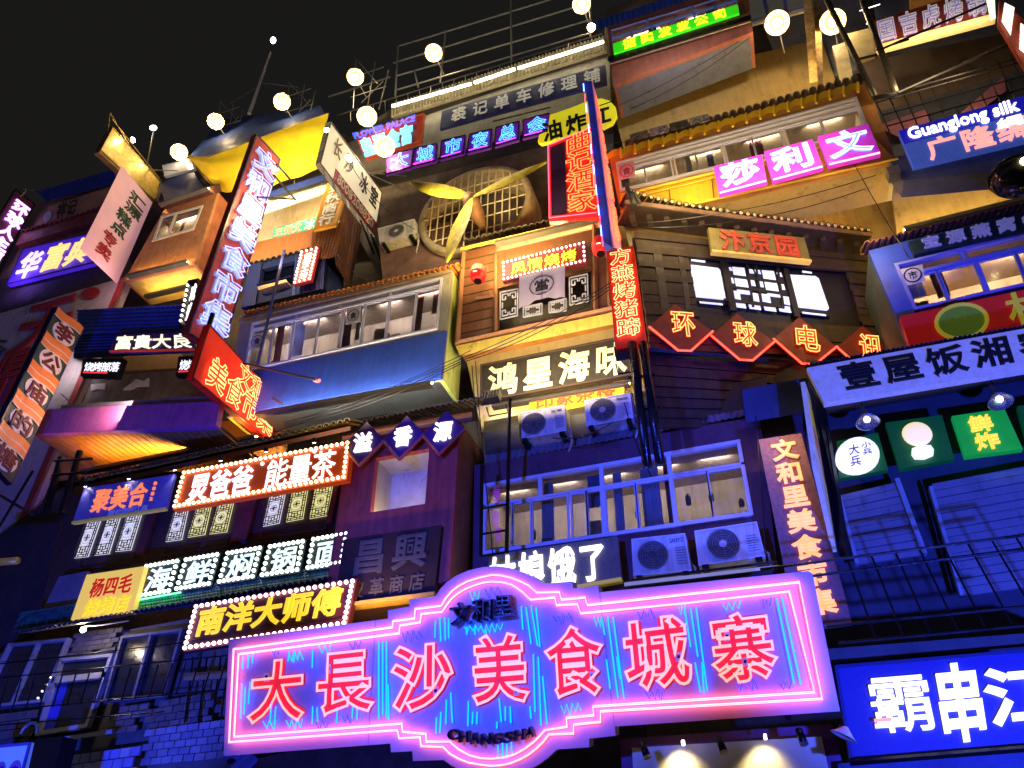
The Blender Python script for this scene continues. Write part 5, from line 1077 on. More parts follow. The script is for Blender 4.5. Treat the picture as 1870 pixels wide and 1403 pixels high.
T = thing('red_snack_sign', 'bright red sign with a yellow ringed round emblem and a yellow outlined character', 'sign', S.mid)
board(S, T, M('signal_red', (.70, .02, .02), .45, em=.12, ecol=(1, .02, .02), nz=.15), .1)
Ec = lambda r, w: [S.at(.39+.17*r*math.cos(a*.2618), .60+.55*r*math.sin(a*.2618), w) for a in range(24)]
MB().prism(Ec(1, .012), S.n*-.01).make('emblem_disc', M('emblem_green', (.22, .40, .03), .5, em=.1, nz=.4, dirt=(.1, .06, .03)), T); MB().tube(Ec(1, .02), .03, 6, closed=True).make('emblem_ring', M('emblem_yellow', (.8, .65, .05), .5, em=.2), T)
char('村', S.sub(.70, .05, .98, 1.1, .01), T, M('emblem_yellow'), bold=.05, w1=.03); char('村', S.sub(.70, .05, .98, 1.1, .01), T, black, 'neon', bold=.07, w1=.02, tube=.015)
# ------------------------------------------------------------------ house rice sign and shop below
S = Q(9.4, 1473, 672, 1905, 594, 1925, 666, 1505, 736)
T = thing('rice_house_sign', 'long pale blue-lit signboard with big black serif characters', 'sign', S.mid)
board(S, T, M('pale_board', (.66, .66, .68), .6, em=.10, ecol=(.75, .75, 1), nz=.45, ns=9, dirt=(.3, .3, .36)), .12); text('壹屋饭湘客', S.sub(.105, .1, 1.06, .80), T, M('black_letter'), w1=.03, bold=.045, gap=.2)  # board has a faint glow of its own to stay pale under blue light
eave(T, at(1470, 668, 9.4), at(1905, 590, 9.4), M('thin_tile', (.03, .03, .035), .6), 50, Vector((0, .25, .1)))
P = Q(10.4, 1500, 745, 1900, 672, 1900, 900, 1500, 930)
U = thing('right_shop_front', 'dark shop front with green panels and roller shutters behind the railing', 'building', P.mid)
MB().prism(Q(10.8, 1470, 745, 1930, 660, 1990, 1250, 1500, 1250).c, (0, .1, 0)).make('wall', M('night_blue_wall', (.05, .055, .09), .8, nz=.4), U)
MB().hexa([at(1478, 742, 9.6), at(1900, 668, 9.6), at(1900, 676, 9.6), at(1480, 750, 9.6)], [at(1478, 742, 10.8)+Vector((0, 0, 0)), at(1900, 668, 10.8), at(1900, 690, 10.8), at(1480, 764, 10.8)]).make('ceiling', M('ceil_brown', (.07, .05, .04), .8), U)
gm = M('green_panel', (.008, .13, .02), .5, em=.05, ecol=(.0, .5, .12), nz=.4)
gp = [(1528, 806, 1603, 790, 1622, 858, 1532, 874), (1617, 772, 1720, 758, 1743, 838, 1643, 857), (1738, 760, 1834, 746, 1868, 820, 1762, 834), (1858, 742, 1930, 730, 1950, 810, 1880, 822)]
gs = []
for k, a in enumerate(gp):
    S = Q(10.3, *a); gs.append(S); T = thing('green_shop_sign', ['green panel with a white disc emblem, leftmost in the right shop front', 'green panel with a glowing pale bulb shaped emblem', 'green panel with two yellow characters under the right pendant lamp', 'green panel cut by the right edge of the picture'][k], 'sign', S.mid, 'green panels over the roller shutters')
    board(S, T, gm if k != 2 else M('green_lit_panel', (.02, .40, .03), .35, em=.22, ecol=(.01, .8, .14), nz=.5), .1)
    if k == 0:
        MB().prism([S.at(.42+.48*math.cos(a_*.2618), .55+.47*math.sin(a_*.2618), .09) for a_ in range(24)], S.n*-.07).make('white_disc', E('disc_lit', (.95, .95, .9), .95), T); text('大兵', S.sub(.26, .25, .48, .85, .09), T, M('grey_ink', (.35, .35, .33), .6), vert=True, w1=.01); text('小兵', S.sub(.55, .25, .75, .6, .09), T, M('grey_ink'), vert=True, w1=.01)
    if k == 1:
        c_ = S.mat(.47, .38, .05); rr = S.H*.26
        MB().lathe([(rr*math.sin(q*math.pi/10)+1e-4, -rr*.5*math.cos(q*math.pi/10)) for q in range(11)], c_, 20).make('glowing_globe', M('globe_lit', (1, .85, .5), .5, em=.8, ecol=(1, .80, .38), nz=0), T, True)
        MB().prism([S.at(.47+.20*math.cos(q*.785)*(1+.2*(q % 2)), .78+.14*math.sin(q*.785), .08) for q in range(8)], S.n*-.06).make('glowing_base', E('globe_base', (.9, .95, .85), .9), T)
    if k == 2: text('鲜炸', S.sub(.26, .08, .66, .94), T, E('yellow_lit3', (1, .62, .05), 1.0), vert=True, w1=.05, bold=.05)
for k, (x, y) in enumerate(((1585, 772), (1828, 735))):
    p = at(x, y, 9.8); T = thing('pendant_lamp', ['conical steel pendant lamp over the white disc emblem', 'conical steel pendant lamp over the green panel with yellow characters'][k], 'lamp', p, 'pendant lamps over the shop front')
    MB().lathe([(.02, .32), (.035, .22), (.06, .16), (.16, .0), (.15, .0), (.05, .15), (1e-3, .16)], Matrix.Translation(p) @ Matrix.Rotation(math.radians(-12), 4, 'X'), 22).make('shade', M('shade_steel', (.55, .55, .58), .25, .85, nz=.15), T, True)
    MB().lathe([(.045*math.sin(a*math.pi/8)+1e-4, -.045*math.cos(a*math.pi/8)) for a in range(9)], Matrix.Translation(p+Vector((0, 0, .05))), 12).make('bulb', E('dim_bulb', (1, .9, .8), 4), T, True)
    MB().tube([p+Vector((0, 0, .3)), p+Vector((0, .05, .7))], .01).make('cord', black, T)
light('SPOT', gs[2].at(.75, .1, .5), 9, (.5, 1, .7), .03, aim=-gs[2].n+Vector((0, 0, -.5)), spot=70)
shm = M('shutter_blue', (.26, .28, .36), .45, .3, nz=.3)
for k, (a, n_, lab) in enumerate((((1534, 906, 1637, 882, 1686, 1016, 1567, 1034), 10, 'narrow roller shutter right of the edge-on poster'), ((1697, 886, 1930, 842, 1985, 1060, 1756, 1092), 14, 'wide roller shutter at the right edge'))):
    S = Q(10.5, *a); T = thing('roller_shutter', lab, 'shutter', S.mid, 'roller shutters of the right shop front')
    for i in range(n_): MB().pbox(S, .02, i/n_, .98, (i+.9)/n_, -.03+.012*(i % 2), .02+.01*(i % 2)).make('slat', shm, T)
    tr = M('track_steel', (.45, .6, .8), .35, .5, nz=.3)
    MB().pbox(S, -.045 if k == 0 else -.02, .04, .01, 1.0, -.02, .10).make('track', tr, T)
    if k == 0: MB().pbox(S, .97, -.02, 1.05, 1.0, -.02, .10).make('track', tr, T)
# edge-on poster board
S = Patch([at(1470, 697, 9.2), at(1488, 748, 10.0), at(1528, 1008, 10.0), at(1492, 852, 9.2)])
T = thing('edge_on_poster', 'white lit poster board seen nearly edge on beside the upright food market board', 'poster', S.mid)
MB().prism(S.c, S.n*-.06).make('board', M('poster_white', (.7, .68, .62), .6, em=.12, nz=.4, ns=6), T); MB().pbox(S, .1, .18, .8, .42, .0, .01).make('yellow_print', M('poster_yellow', (.8, .6, .05), .5, em=.15), T); MB().pbox(S, .2, .4, .9, .6, .0, .01).make('orange_print', M('poster_orange', (.7, .25, .1), .5, em=.1), T)
MB().prism([at(1475, 700, 9.3), at(1503, 745, 9.6), at(1548, 1020, 9.9), at(1532, 1015, 10.0)], (.05, .1, 0)).make('black_casing', black, T)
# upright food market board
S = Q(9.9, 1385, 803, 1463, 791, 1556, 1138, 1455, 1152)
T = thing('upright_market_board', 'upright mottled brown board with orange lit characters, right of the big windows', 'sign', S.mid)
board(S, T, M('mottled_brown', (.26, .13, .12), .7, nz=.4, ns=20), .1); text('文和里美食市集', S.sub(.26, .02, .80, .955), T, E('peach_lit', (1, .40, .13), 1.25), vert=True, w1=.04, bold=.05, gap=.14)
light('AREA', S.at(.4, -.05, .5), 8, (1, .6, .4), .5, .1, aim=(0, .4, -1))
wallpatch('wall', 10.9, M('plum_wall', (.09, .06, .09), .8), 1380, 760, 1480, 745, 1560, 1180, 1400, 1200)
wallpatch('wall', 11.0, M('wood_dark2', (.025, .018, .015), .7, streak=.5), 1180, 640, 1520, 660, 1480, 770, 1200, 800)
MB().hexa(Q(9.9, 1355, 712, 1474, 690, 1478, 752, 1362, 772).c, Q(11.0, 1355, 712, 1474, 690, 1478, 752, 1362, 772).c).make('navy_duct', M('duct_navy', (.05, .07, .16), .6), mb)
# railing
T = thing('iron_railing', 'thin black iron railing crossing in front of the shutters', 'railing', at(1700, 1060, 8.9))
for a in ((1388, 1040, 1900, 974), (1440, 1058, 1900, 999), (1510, 1144, 1900, 1105), (1530, 1175, 1900, 1140)): rods([(at(a[0], a[1], 8.9), at(a[2], a[3], 8.9))], .018, 5).make('rail', black, T)
for k in range(9):
    x0 = 1548+44*k; y0 = 1036-(x0-1440)*.128; x1 = x0+52+6*k; y1 = 1175-(x1-1530)*.1; rods([(at(x0, y0, 8.9), at(x1, y1, 8.9))], .012, 5).make('baluster', black, T)
# balcony slab and skewer sign
U = thing('terrace_slab', 'dark terrace slab edge above the blue skewer sign', 'ledge', at(1700, 1190, 9.4))
MB().hexa(Q(9.2, 1500, 1186, 1930, 1152, 1930, 1176, 1505, 1212).c, Q(10.8, 1500, 1186, 1930, 1152, 1930, 1176, 1505, 1212).c).make('slab', M('slab_dark', (.06, .06, .08), .8), U)
S = Q(9.0, 1524, 1216, 1930, 1182, 1965, 1358, 1553, 1392)
T = thing('skewer_sign', 'big deep blue sign with fat rounded white glowing characters at the lower right', 'sign', S.mid)
board(S, T, M('royal_blue', (.02, .025, .26), .5, em=.035, ecol=(.03, .04, 1), nz=.15), .2); rim(S, T, navy, .03); ww = E('white_tube', (1, 1, .92), 1.15)
pl = PY(9.0)
for ch, a in (('霸', (1580, 1242, 1689, 1233, 1711, 1334, 1601, 1341)), ('串', (1701, 1216, 1782, 1209, 1804, 1352, 1728, 1360)), ('江', (1787, 1224, 1930, 1212, 1948, 1316, 1809, 1330))): char(ch, Q(pl, *a), T, ww, bold=.012 if ch == '霸' else .05, w1=.05)
MB().pbox(S.sub(.14, .58, .30, .9), .0, .1, .5, .2, .07, .09).make('red_glint', E('red_glint', (1, .25, .12), 1.5), T)
wallpatch('wall', 9.6, M('royal_wall', (.05, .06, .2), .7), 1530, 1395, 1930, 1360, 1960, 1480, 1540, 1500)
MB().tube([at(1552, 1393, 8.9), at(1965, 1360, 8.9)], .03, 4).make('sign_rail', black, T)
# signboard bottom centre with spotlights
S = Q(9.6, 1154, 1366, 1500, 1345, 1530, 1480, 1160, 1480)
T = thing('lit_blank_board', 'plain cream board flooded by two bright lamps below the neon sign', 'sign', S.mid)
board(S, T, M('board_cream', (.72, .66, .48), .6, nz=.15), .1)
MB().prism(Q(9.75, 1132, 1350, 1520, 1322, 1560, 1480, 1140, 1480).c, (0, .1, 0)).make('purple_surround', M('purple_paint', (.16, .05, .18), .7), T)
for u in (.265, .70): light('SPOT', S.at(u, -.05, .22), 26, (1, .8, .45), .04, aim=(0, .35, -1), spot=95)
MB().tube([at(1245, 1357, 9.4), at(1250, 1357, 9.4)], .03).tube([at(1395, 1346, 9.4), at(1400, 1346, 9.4)], .03).make('lamp_head', E('lamp_head', (1, .85, .6), 12), T)
for k, (x, y) in enumerate(((1172, 1362), (1312, 1353), (1458, 1338))):
    p0, p1 = at(x, y-6, 9.2), at(x+10, y+20, 9.15); L = thing('cylinder_spotlight', ['left', 'middle', 'right'][k]+' black cylinder spotlight below the right wing of the neon sign', 'spotlight', p0, 'cylinder spotlights below the neon sign')
    MB().tube([p0, p1], [.035, .045], 12).make('body', black, L, True); MB().tube([p1, p1+(p1-p0).normalized()*.01], .047, 12).make('rim', steel, L)
p = at(1540, 1345, 8.8); T = thing('white_bracket_lamp', 'small white lamp hood at the left edge of the blue skewer sign', 'lamp', p)
MB().lathe([(.02, .1), (.10, .02), (.13, 0), (.12, 0), (1e-3, .06)], Matrix.Translation(p) @ Matrix.Rotation(.5, 4, 'Y'), 16).make('hood', M('hood_white', (.7, .7, .72), .4), T, True); MB().tube([p+Vector((0, 0, .1)), p+Vector((0, .3, .15))], .012).make('arm', black, T)
# ================================================================== LEFT MIDDLE AND LOWER
P = Q(10.6, 141, 566, 331, 558, 344, 643, 136, 651)
U = thing('blue_corrugated_unit', 'blue corrugated sheet fascia left of the tall red neon sign', 'facade', P.mid)
corr(Q(10.6, 141, 566, 335, 557, 345, 605, 140, 612), U, M('cobalt_sheet', (.03, .07, .50), .35, .4, nz=.4), 7, .03, vert=False, name='corrugated_sheet', seg=8)
corr(Q(10.7, 136, 608, 345, 600, 347, 642, 134, 652), U, M('cobalt_sheet2', (.015, .04, .34), .5, .3, nz=.4), 8, .012, vert=False, name='corrugated_sheet', seg=8)
MB().hexa(Q(10.6, 134, 648, 350, 640, 350, 645, 134, 655).c, Q(11.5, 134, 648, 350, 640, 350, 645, 134, 655).c).make('fascia_edge', navy, U)
S = Q(10.4, 211, 611, 350, 606, 356, 641, 200, 644)
T = thing('golden_shop_sign', 'dark strip sign with fat cream white characters on the blue corrugated fascia', 'sign', S.mid)
board(S, T, M('plum_board', (.10, .03, .14), .5), .06); text('富貴大良', S.sub(.03, .10, .98, .85), T, E('cream_glow', (1, .95, .62), 1.1), w1=.02, bold=.02, gap=.06); MB().pbox(S, 0, .9, 1, 1.0, 0, .02).make('red_strip', M('red_lit_strip', (.6, .05, .03), .5, em=.3), T)
for k, (a, tx) in enumerate((((151, 656, 227, 655, 215, 689, 147, 687), '烧烤部落'), ((326, 651, 392, 648, 380, 684, 321, 687), '烧烤部落'))):
    S = Q(10.4, *a); T = thing('small_black_sign', ['small black box sign with white brush characters under the blue fascia, left one', 'small black box sign partly hidden behind the red neon sign'][k], 'sign', S.mid, 'small black barbecue signs')
    board(S, T, black, .12); text(tx, S.sub(.08, .2, .95, .72), T, E('white_glow3', (1, 1, 1), 1.0), w1=.01, bold=.01, gap=.0); MB().pbox(S, .06, .76, .7, .82, 0, .01).make('red_underline', E('red_line', (1, .04, .05), 1), T)
wallpatch('wall', 11.9, M('brown_back', (.36, .24, .12), .8, streak=.4), 226, 650, 330, 646, 330, 672, 222, 678)
wallpatch('wall', 11.8, M('ash_back', (.20, .18, .18), .8, nz=.5), 120, 690, 400, 672, 400, 745, 110, 748)
T = thing('torn_posters', 'torn remains of pale paper posters on the recessed grey wall', 'poster', at(230, 705, 11.7))
for a in ((166, 702, 192, 700, 190, 712, 176, 711, 166, 714), (228, 708, 240, 700, 248, 692, 262, 696, 271, 690, 271, 706, 250, 706, 238, 712, 224, 712)): MB().prism([at(x, y, 11.75) for x, y in prs(a)], (0, .03, 0)).make('paper', M('paper_lilac', (.6, .55, .62), .8, em=.04), T)
MB().tube([at(112, 720, 10.5), at(130, 736, 10.5)], .012).make('bent_rod', steel, T)
# purple beam bay with warm slatted soffit
P = Q(10.0, 74, 748, 402, 733, 394, 778, 58, 793)
U = thing('purple_beam', 'purple painted beam with warm lit slatted ceiling under it', 'beam', P.mid)
MB().prism(P.c, (0, .15, 0)).make('beam_front', M('purple_beam_paint', (.45, .12, .38), .6, streak=.5, nz=.4), U)
MB().hexa(Q(10.1, 112, 740, 404, 722, 404, 734, 110, 748).c, Q(11.4, 112, 740, 404, 722, 404, 734, 110, 748).c).make('ledge', M('ledge_bluegrey', (.16, .16, .24), .7), U)
a, b = P.c[3], P.c[2]; D = Vector((0, 1.75, 0)); NS = 26
sw = M('slat_wood', (.42, .20, .06), .55, ns=6, streak=.5)
for i in range(NS):
    t0, t1 = i/NS, (i+.88)/NS; p0, p1 = a.lerp(b, t0)+Vector((0, .16, 0)), a.lerp(b, t1)+Vector((0, .16, 0))
    MB().prism([p0, p1, p1+D, p0+D], (0, 0, .04)).make('ceiling_slat', sw, U)
MB().prism([a+Vector((0, .16, .06)), b+Vector((0, .16, .06)), b+D+Vector((0, 0, .06)), a+D+Vector((0, 0, .06))], (0, 0, .03)).make('ceiling_back', dkwood, U)
MB().prism(Q(11.8, 60, 800, 520, 760, 520, 830, 60, 880).c, (0, .1, 0)).make('warm_back', M('warm_back', (.45, .22, .06), .7, streak=.4), U)
strip(U, at(150, 862, 10.9), at(470, 797, 10.9), .014, E('deep_orange_strip', (1, .42, .06), 190))
# tiled eave of the wooden gallery
YG = 10.4
U = thing('wooden_gallery', 'dark wooden gallery with carved lit lattice windows and a tiled eave', 'building', at(380, 930, YG))
tl = M('yellow_edge_tile', (.10, .085, .04), .5, nz=.4)
eave(U, at(136, 880, 10.0), at(640, 768, 10.0), tl, 44, Vector((0, .5, .24)), capm=M('tile_gold', (.50, .38, .06), .5))  # pan tiles coloured gold to paint the yellow light rim of black tiles
MB().hexa([at(136, 890, 10.05), at(640, 778, 10.05), at(640, 786, 10.05), at(134, 899, 10.05)], [at(136, 890, 10.5), at(640, 778, 10.5), at(640, 786, 10.5), at(134, 899, 10.5)]).make('eave_board', M('eave_redbrown', (.14, .05, .03), .6), U)
Pg = Q(YG, 125, 905, 660, 795, 600, 1010, 70, 1110)
MB().prism([p+Vector((0, .04, 0)) for p in Pg.c], (0, .1, 0)).make('wall', M('gallery_wood', (.06, .028, .025), .6, ns=5, streak=.6), U)
lit = M('lattice_paper', (.8, .8, .75), .7, em=.75, ecol=(.85, .84, .9), nz=.1); lity = M('lattice_paper_warm', (.8, .8, .4), .7, em=.75, ecol=(.95, .9, .35), nz=.1)
lat = [((158, 950, 184, 947, 160, 1016, 134, 1019), 0), ((194, 945, 220, 941, 198, 1011, 171, 1014), 0), ((231, 939, 259, 935, 238, 1004, 209, 1007), 0), ((318, 932, 343, 929, 331, 985, 301, 989), 0), ((358, 927, 385, 923, 373, 976, 341, 981), 1), ((397, 921, 426, 916, 413, 971, 381, 975), 1), ((492, 903, 521, 897, 509, 955, 479, 961), 0), ((533, 895, 562, 890, 552, 947, 521, 953), 1), ((575, 889, 607, 884, 597, 941, 564, 947), 1)]
for a, k in lat: fret(Q(YG-.02, *a), U, M('lattice_dark', (.03, .022, .02), .6), .0042, 0, lity if k else lit)
for a in ((272, 925, 288, 922, 262, 1010, 246, 1012), (440, 905, 470, 900, 450, 985, 420, 990), (612, 870, 622, 868, 604, 955, 594, 957)): MB().prism([at(x, y, YG-.06) for x, y in prs(a)], (0, .08, 0)).make('post', M('post_oxblood', (.15, .03, .035), .5, nz=.4), U)
for a in ((150, 1022, 250, 1008, 245, 1028, 142, 1042), (305, 996, 420, 980, 415, 1000, 298, 1016), (480, 968, 600, 950, 596, 968, 474, 986)): rim(Q(YG-.01, *a), U, M('panel_wood', (.09, .04, .035), .5), .03, 0, .03, 'panel_frame')
MB().tube([at(118, 1052, YG-.05), at(612, 975, YG-.05)], .03, 4).make('rail', black, U)
# row of spot lamps
for k, (x, y) in enumerate(((156, 889), (235, 875), (319, 859), (403, 842), (486, 826), (574, 809))):
    p = at(x, y, 9.75); L = thing('eave_spotlight', ['first', 'second', 'third', 'fourth', 'fifth', 'sixth'][k]+' small spotlight from the left under the tiled eave of the wooden gallery', 'spotlight', p, 'small spotlights under the gallery eave')
    MB().lathe([(1e-3, .10), (.035, .09), (.045, 0), (.04, 0), (.035, .02)], Matrix.Translation(p) @ Matrix.Rotation(.5, 4, 'X'), 12).make('body', black, L, True)
    MB().lathe([(.042, .015), (.02, -.005), (1e-3, -.008)], Matrix.Translation(p) @ Matrix.Rotation(.5, 4, 'X'), 10).make('lens', E('eave_lens', (1, .85, .7), 22, samp='FRONT'), L, True)
    light('SPOT', p+Vector((0, -.02, -.02)), 7 if k < 3 else 9, (1, .85, .75), .03, aim=(0, .35, -1), spot=80)
S = Q(9.8, 154, 892, 319, 866, 303, 929, 132, 955)
T = thing('gathering_sign', 'violet blue sign with orange characters at the left end of the wooden gallery', 'sign', S.mid)
board(S, T, M('violet_blue_board', (.10, .10, .42), .4, nz=.5, em=.06, ecol=(.1, .1, 1)), .06); text('聚美合', S.sub(.16, .12, .76, .80), T, E('orange_lit', (1, .25, .08), .8), w1=.03, bold=.035)
text('霞长沙声江高', S.sub(.38, .80, .80, .96), T, M('white_letter'), w1=.01, gap=.0, bold=.04); text('8882', S.sub(.80, .12, .87, .72), T, E('orange_lit', (1, .25, .08), .8), vert=True, w1=.02)
MB().pbox(S, 0, .97, 1, 1.03, -.06, .02).make('yellow_edge', M('edge_olive', (.5, .42, .1), .5, em=.15), T)
S = Q(9.7, 335, 861, 641, 805, 633, 876, 315, 931)
T = thing('energy_tea_sign', 'orange-red sign with white characters framed by rows of warm bulbs', 'sign', S.mid)
board(S, T, M('orange_red_board', (.65, .08, .012), .45, em=.14, ecol=(1, .10, .01), nz=.2), .14)
bulbs(S, T, bulby, 34, 8, .05, .033)
text('炅爸爸', S.sub(.07, .17, .46, .90), T, E('white_glow_letter', (1, 1, .95), 1.5), w1=.03, bold=.025, gap=.1); text('能量茶', S.sub(.53, .14, .93, .88), T, E('white_glow_letter', (1, 1, .95), 1.5), w1=.02, bold=.006, gap=.06)
for u, v in ((.50, .20), (.80, .12)): MB().tube([S.at(u, v, 0), S.at(u, v, .03)], .035, 8).make('dot', E('white_glow_letter', (1, 1, .95), 1.5), T)
# seafood pot noodle panels
hp = [(267, 1031, 331, 1020, 313, 1084, 246, 1095), (339, 1019, 404, 1008, 386, 1071, 318, 1082), (415, 1007, 482, 996, 466, 1058, 396, 1069), (492, 995, 560, 984, 548, 1046, 474, 1057), (570, 982, 640, 970, 628, 1033, 558, 1044)]
for k, (a, ch) in enumerate(zip(hp, '海鲜焖锅面')):
    S = Q(9.95, *a); T = thing('bulb_framed_sign', ['first', 'second', 'third', 'fourth', 'fifth'][k]+' panel from the left in the row framed by white bulbs, reading '+ch, 'sign', S.mid, 'bulb framed panels under the wooden gallery')
    board(S, T, M('bottle_green_board', (.004, .014, .010), .5, nz=.3), .12); bulbs(S, T, E('bulb_cool', (.85, 1, .88), 2.6, samp='FRONT'), 8, 6, .05, .036)
    char(ch, S.sub(.20, .18, .82, .84), T, E('green_white_letter', (.80, 1, .82), .95), bold=.032, w1=.02, fit='cjk')
MB().tube([at(240, 1098, 9.95), at(330, 1082, 9.95)], .012).make('neon_tube', E('green_tube', (.1, 1, .2), 6, samp='FRONT'), U)
S = Q(9.8, 158, 1050, 264, 1034, 241, 1118, 129, 1132)
T = thing('yang_barbecue_sign', 'yellow cream board with red characters above faded yellow ones', 'sign', S.mid)
board(S, T, M('butter_board', (.80, .55, .04), .5, em=.62, ecol=(1, .66, .14), nz=.15), .1); text('杨四毛', S.sub(.17, .14, .88, .56), T, M('red_paint', (.5, .02, .01), .5, em=.35, ecol=(1, .03, .01)), w1=.02, bold=.03); text('烧烤店', S.sub(.17, .60, .92, .96), T, M('faded_yellow', (.85, .62, .02), .5, em=.75, ecol=(1, .75, .02)), w1=.02, bold=.05)  # board and characters glow to hold their colours against the blue floodlight
wallpatch('wall', 10.2, M('grey_violet_panel', (.18, .15, .19), .7), 108, 1053, 160, 1043, 135, 1112, 76, 1118)
# fish-scale tile band
S = Q(10.0, 40, 1118, 612, 1030, 600, 1062, 26, 1152)
T = thing('fish_scale_tile_band', 'band of small green fish-scale tiles between the gallery and the dark shop below', 'tile band', S.mid)
MB().prism([p+Vector((0, .03, 0)) for p in S.c], (0, .1, 0)).make('backing', navy, T)
b = MB(); NU, NV = 110, 6
for j in range(NV):
    for i in range(NU):
        u = (i+(j % 2)*.5)/NU; v = j/NV; w_ = .5/NU
        b.add([S.at(u-w_, v, .0), S.at(u+w_, v, .0), S.at(u+w_*.9, v+.16, .02), S.at(u, v+.24, .03), S.at(u-w_*.9, v+.16, .02)], [(0, 1, 2, 3, 4)])
b.make('scale_tiles', M('glazed_teal', (.06, .22, .18), .2, nz=.8, ns=9, dirt=(.01, .03, .06)), T, kind='stuff')
eave(T, at(20, 1158, 9.8), at(600, 1058, 9.8), M('slate_tile', (.045, .04, .045), .5), 60, Vector((0, .3, .12)), down=0)
S = Q(9.6, 357, 1104, 652, 1056, 634, 1144, 333, 1191)
T = thing('master_sign', 'dark red sign with yellow block characters framed by pink-white bulbs', 'sign', S.mid)
board(S, T, M('maroon_black', (.09, .012, .02), .5), .12); bulbs(S, T, bulbp, 27, 9, .05, .034)
text('南洋大师傅', S.sub(.05, .14, .94, .72), T, E('yellow_block', (1, .70, .03), .85), w1=.04, bold=.055, gap=.1)
MB().tube([S.at(.0, .80, .02), S.at(1, .80, .02)], .01).make('dark_wire', black, T)
# ------------------------------------------------------------------ lower left building
YL = 11.0
P = Q(YL, -60, 1200, 640, 1070, 600, 1480, -200, 1480)
U = thing('lower_left_facade', 'dark blue lit brick facade with windows and a door at the lower left', 'building', P.mid)
MB().prism([p+Vector((0, .12, 0)) for p in P.c], (0, .2, 0)).make('wall', M('night_brick', (.10, .095, .11), .8, nz=.5), U)
def frame_win(a, nm, lab_parts, muls, m, bar=.05, dark_=True):
    S = Q(YL, *a); f = rim(S, U, m, bar, -.02, .1, nm); 
    for u in muls: MB().pbox(S, u-.02, 0, u+.02, 1, -.02, .08).make('mullion', m, f)
    MB().pbox(S, 0, 0, 1, 1, -.02, .0).make('pane', M('dark_pane', (.02, .022, .03), .12, nz=.2), f); return S
fm = M('blue_grey_frame', (.30, .31, .36), .5, nz=.3)
frame_win((22, 1178, 132, 1167, 86, 1284, -34, 1296), 'window', None, (.5,), fm); frame_win((228, 1164, 340, 1150, 306, 1275, 194, 1284), 'window', None, (.48,), M('dim_frame', (.16, .16, .2), .6))
D = frame_win((114, 1204, 214, 1195, 166, 1330, 72, 1346), 'door', None, (), fm, .07)
MB().pbox(D, 0, .26, 1, .34, 0, .10).make('transom', M('pale_lintel', (.55, .52, .40), .5), U)
MB().pbox(D, .06, .36, .26, 1, .0, .02).make('side_glass', M('blue_glass', (.03, .04, .5), .3, em=.02, ecol=(.02, .03, 1)), U)
for k in range(4): MB().tube([at(92-8*k*.97, 1237+12.5*k, YL-.1), at(92-8*k*.97+1.5, 1238+12.5*k, YL-.1)], .018, 6).make('white_stud', E('stud', (1, 1, 1), 1.5), U)
BM = {}
def brick_rows(pa, nu, nv, m, frac, nm='brick', w=.02):
    for j in range(nv):
        for i in range(nu):
            if R() > frac: continue
            o = (j % 2)*.5/nu; u0, u1 = i/nu+o+.04/nu, (i+1)/nu+o-.04/nu
            if u1 > 1.01: continue
            mm = m[int(R()*len(m))]; S = pa.sub(u0, (j+.06)/nv, u1, (j+.94)/nv)
            key = (mm.name, nm)
            if key not in BM: BM[key] = MB().box((0, 0, 0), 1, 1, 1).mesh(nm, mm)
            x = S.ux; z = S.n; y = z.cross(x)
            mw = Matrix.Translation(S.mid+S.n*(w+R()*.012)) @ Matrix((x, y, z)).transposed().to_4x4() @ Matrix.Diagonal((S.W, S.H, .04, 1)); inst(nm, BM[key], mw, U)
bw = [M('brick_dark', (.10, .09, .10), .7, nz=.4), M('brick_mid', (.15, .13, .13), .7, nz=.4)]
brick_rows(Q(YL, 138, 1158, 228, 1146, 212, 1192, 124, 1203), 6, 5, bw, .95)
brick_rows(Q(YL, 205, 1295, 410, 1262, 400, 1320, 185, 1345), 11, 4, bw, .9)
brick_rows(Q(YL-.1, 268, 1334, 600, 1290, 590, 1370, 258, 1400), 16, 5, [M('tile_blue_a', (.20, .20, .30), .4, nz=.4), M('tile_blue_b', (.26, .26, .34), .4, nz=.4)], 1, 'wall_tile')
brick_rows(Q(YL-.15, 100, 1384, 262, 1362, 250, 1420, 84, 1440), 9, 3, [M('tile_pale_a', (.42, .42, .55), .4, nz=.4), M('tile_pale_b', (.25, .25, .48), .4, nz=.4)], 1, 'wall_tile')
brick_rows(Q(YL, -40, 1310, 72, 1296, 60, 1345, -60, 1360), 6, 3, bw, .9)
MB().hexa([at(72, 1352, YL-.3), at(205, 1332, YL-.3), at(205, 1340, YL-.3), at(72, 1360, YL-.3)], [at(72, 1352, YL), at(205, 1332, YL), at(205, 1340, YL), at(72, 1360, YL)]).make('door_step', M('step_stone', (.25, .25, .3), .8), U)
MB().prism([at(x, y, YL-.15) for x, y in prs([337, 1230, 420, 1224, 420, 1238, 335, 1243])], (0, .1, 0)).make('tan_beam', M('tan_beam', (.26, .18, .10), .7), U)
for x in (345, 370, 395): MB().tube([at(x+8, 1200, YL-.1), at(x-8, 1320, YL-.1)], .02, 4).make('upright_bar', black, U)
T = thing('street_railing', 'thin black railing in front of the blue lit door and windows', 'railing', at(200, 1280, 10.0))
for a in ((-20, 1215, 420, 1164), (-20, 1240, 430, 1196), (-20, 1300, 420, 1258), (-20, 1326, 300, 1300)): rods([(at(a[0], a[1], 10.0), at(a[2], a[3], 10.0))], .012, 5).make('rail', black, T)
for k in range(17): x = 2+25*k; rods([(at(x+12, 1242-.1*x, 10.0), at(x-6, 1302-.1*x, 10.0))], .014, 5).make('baluster', black, T)
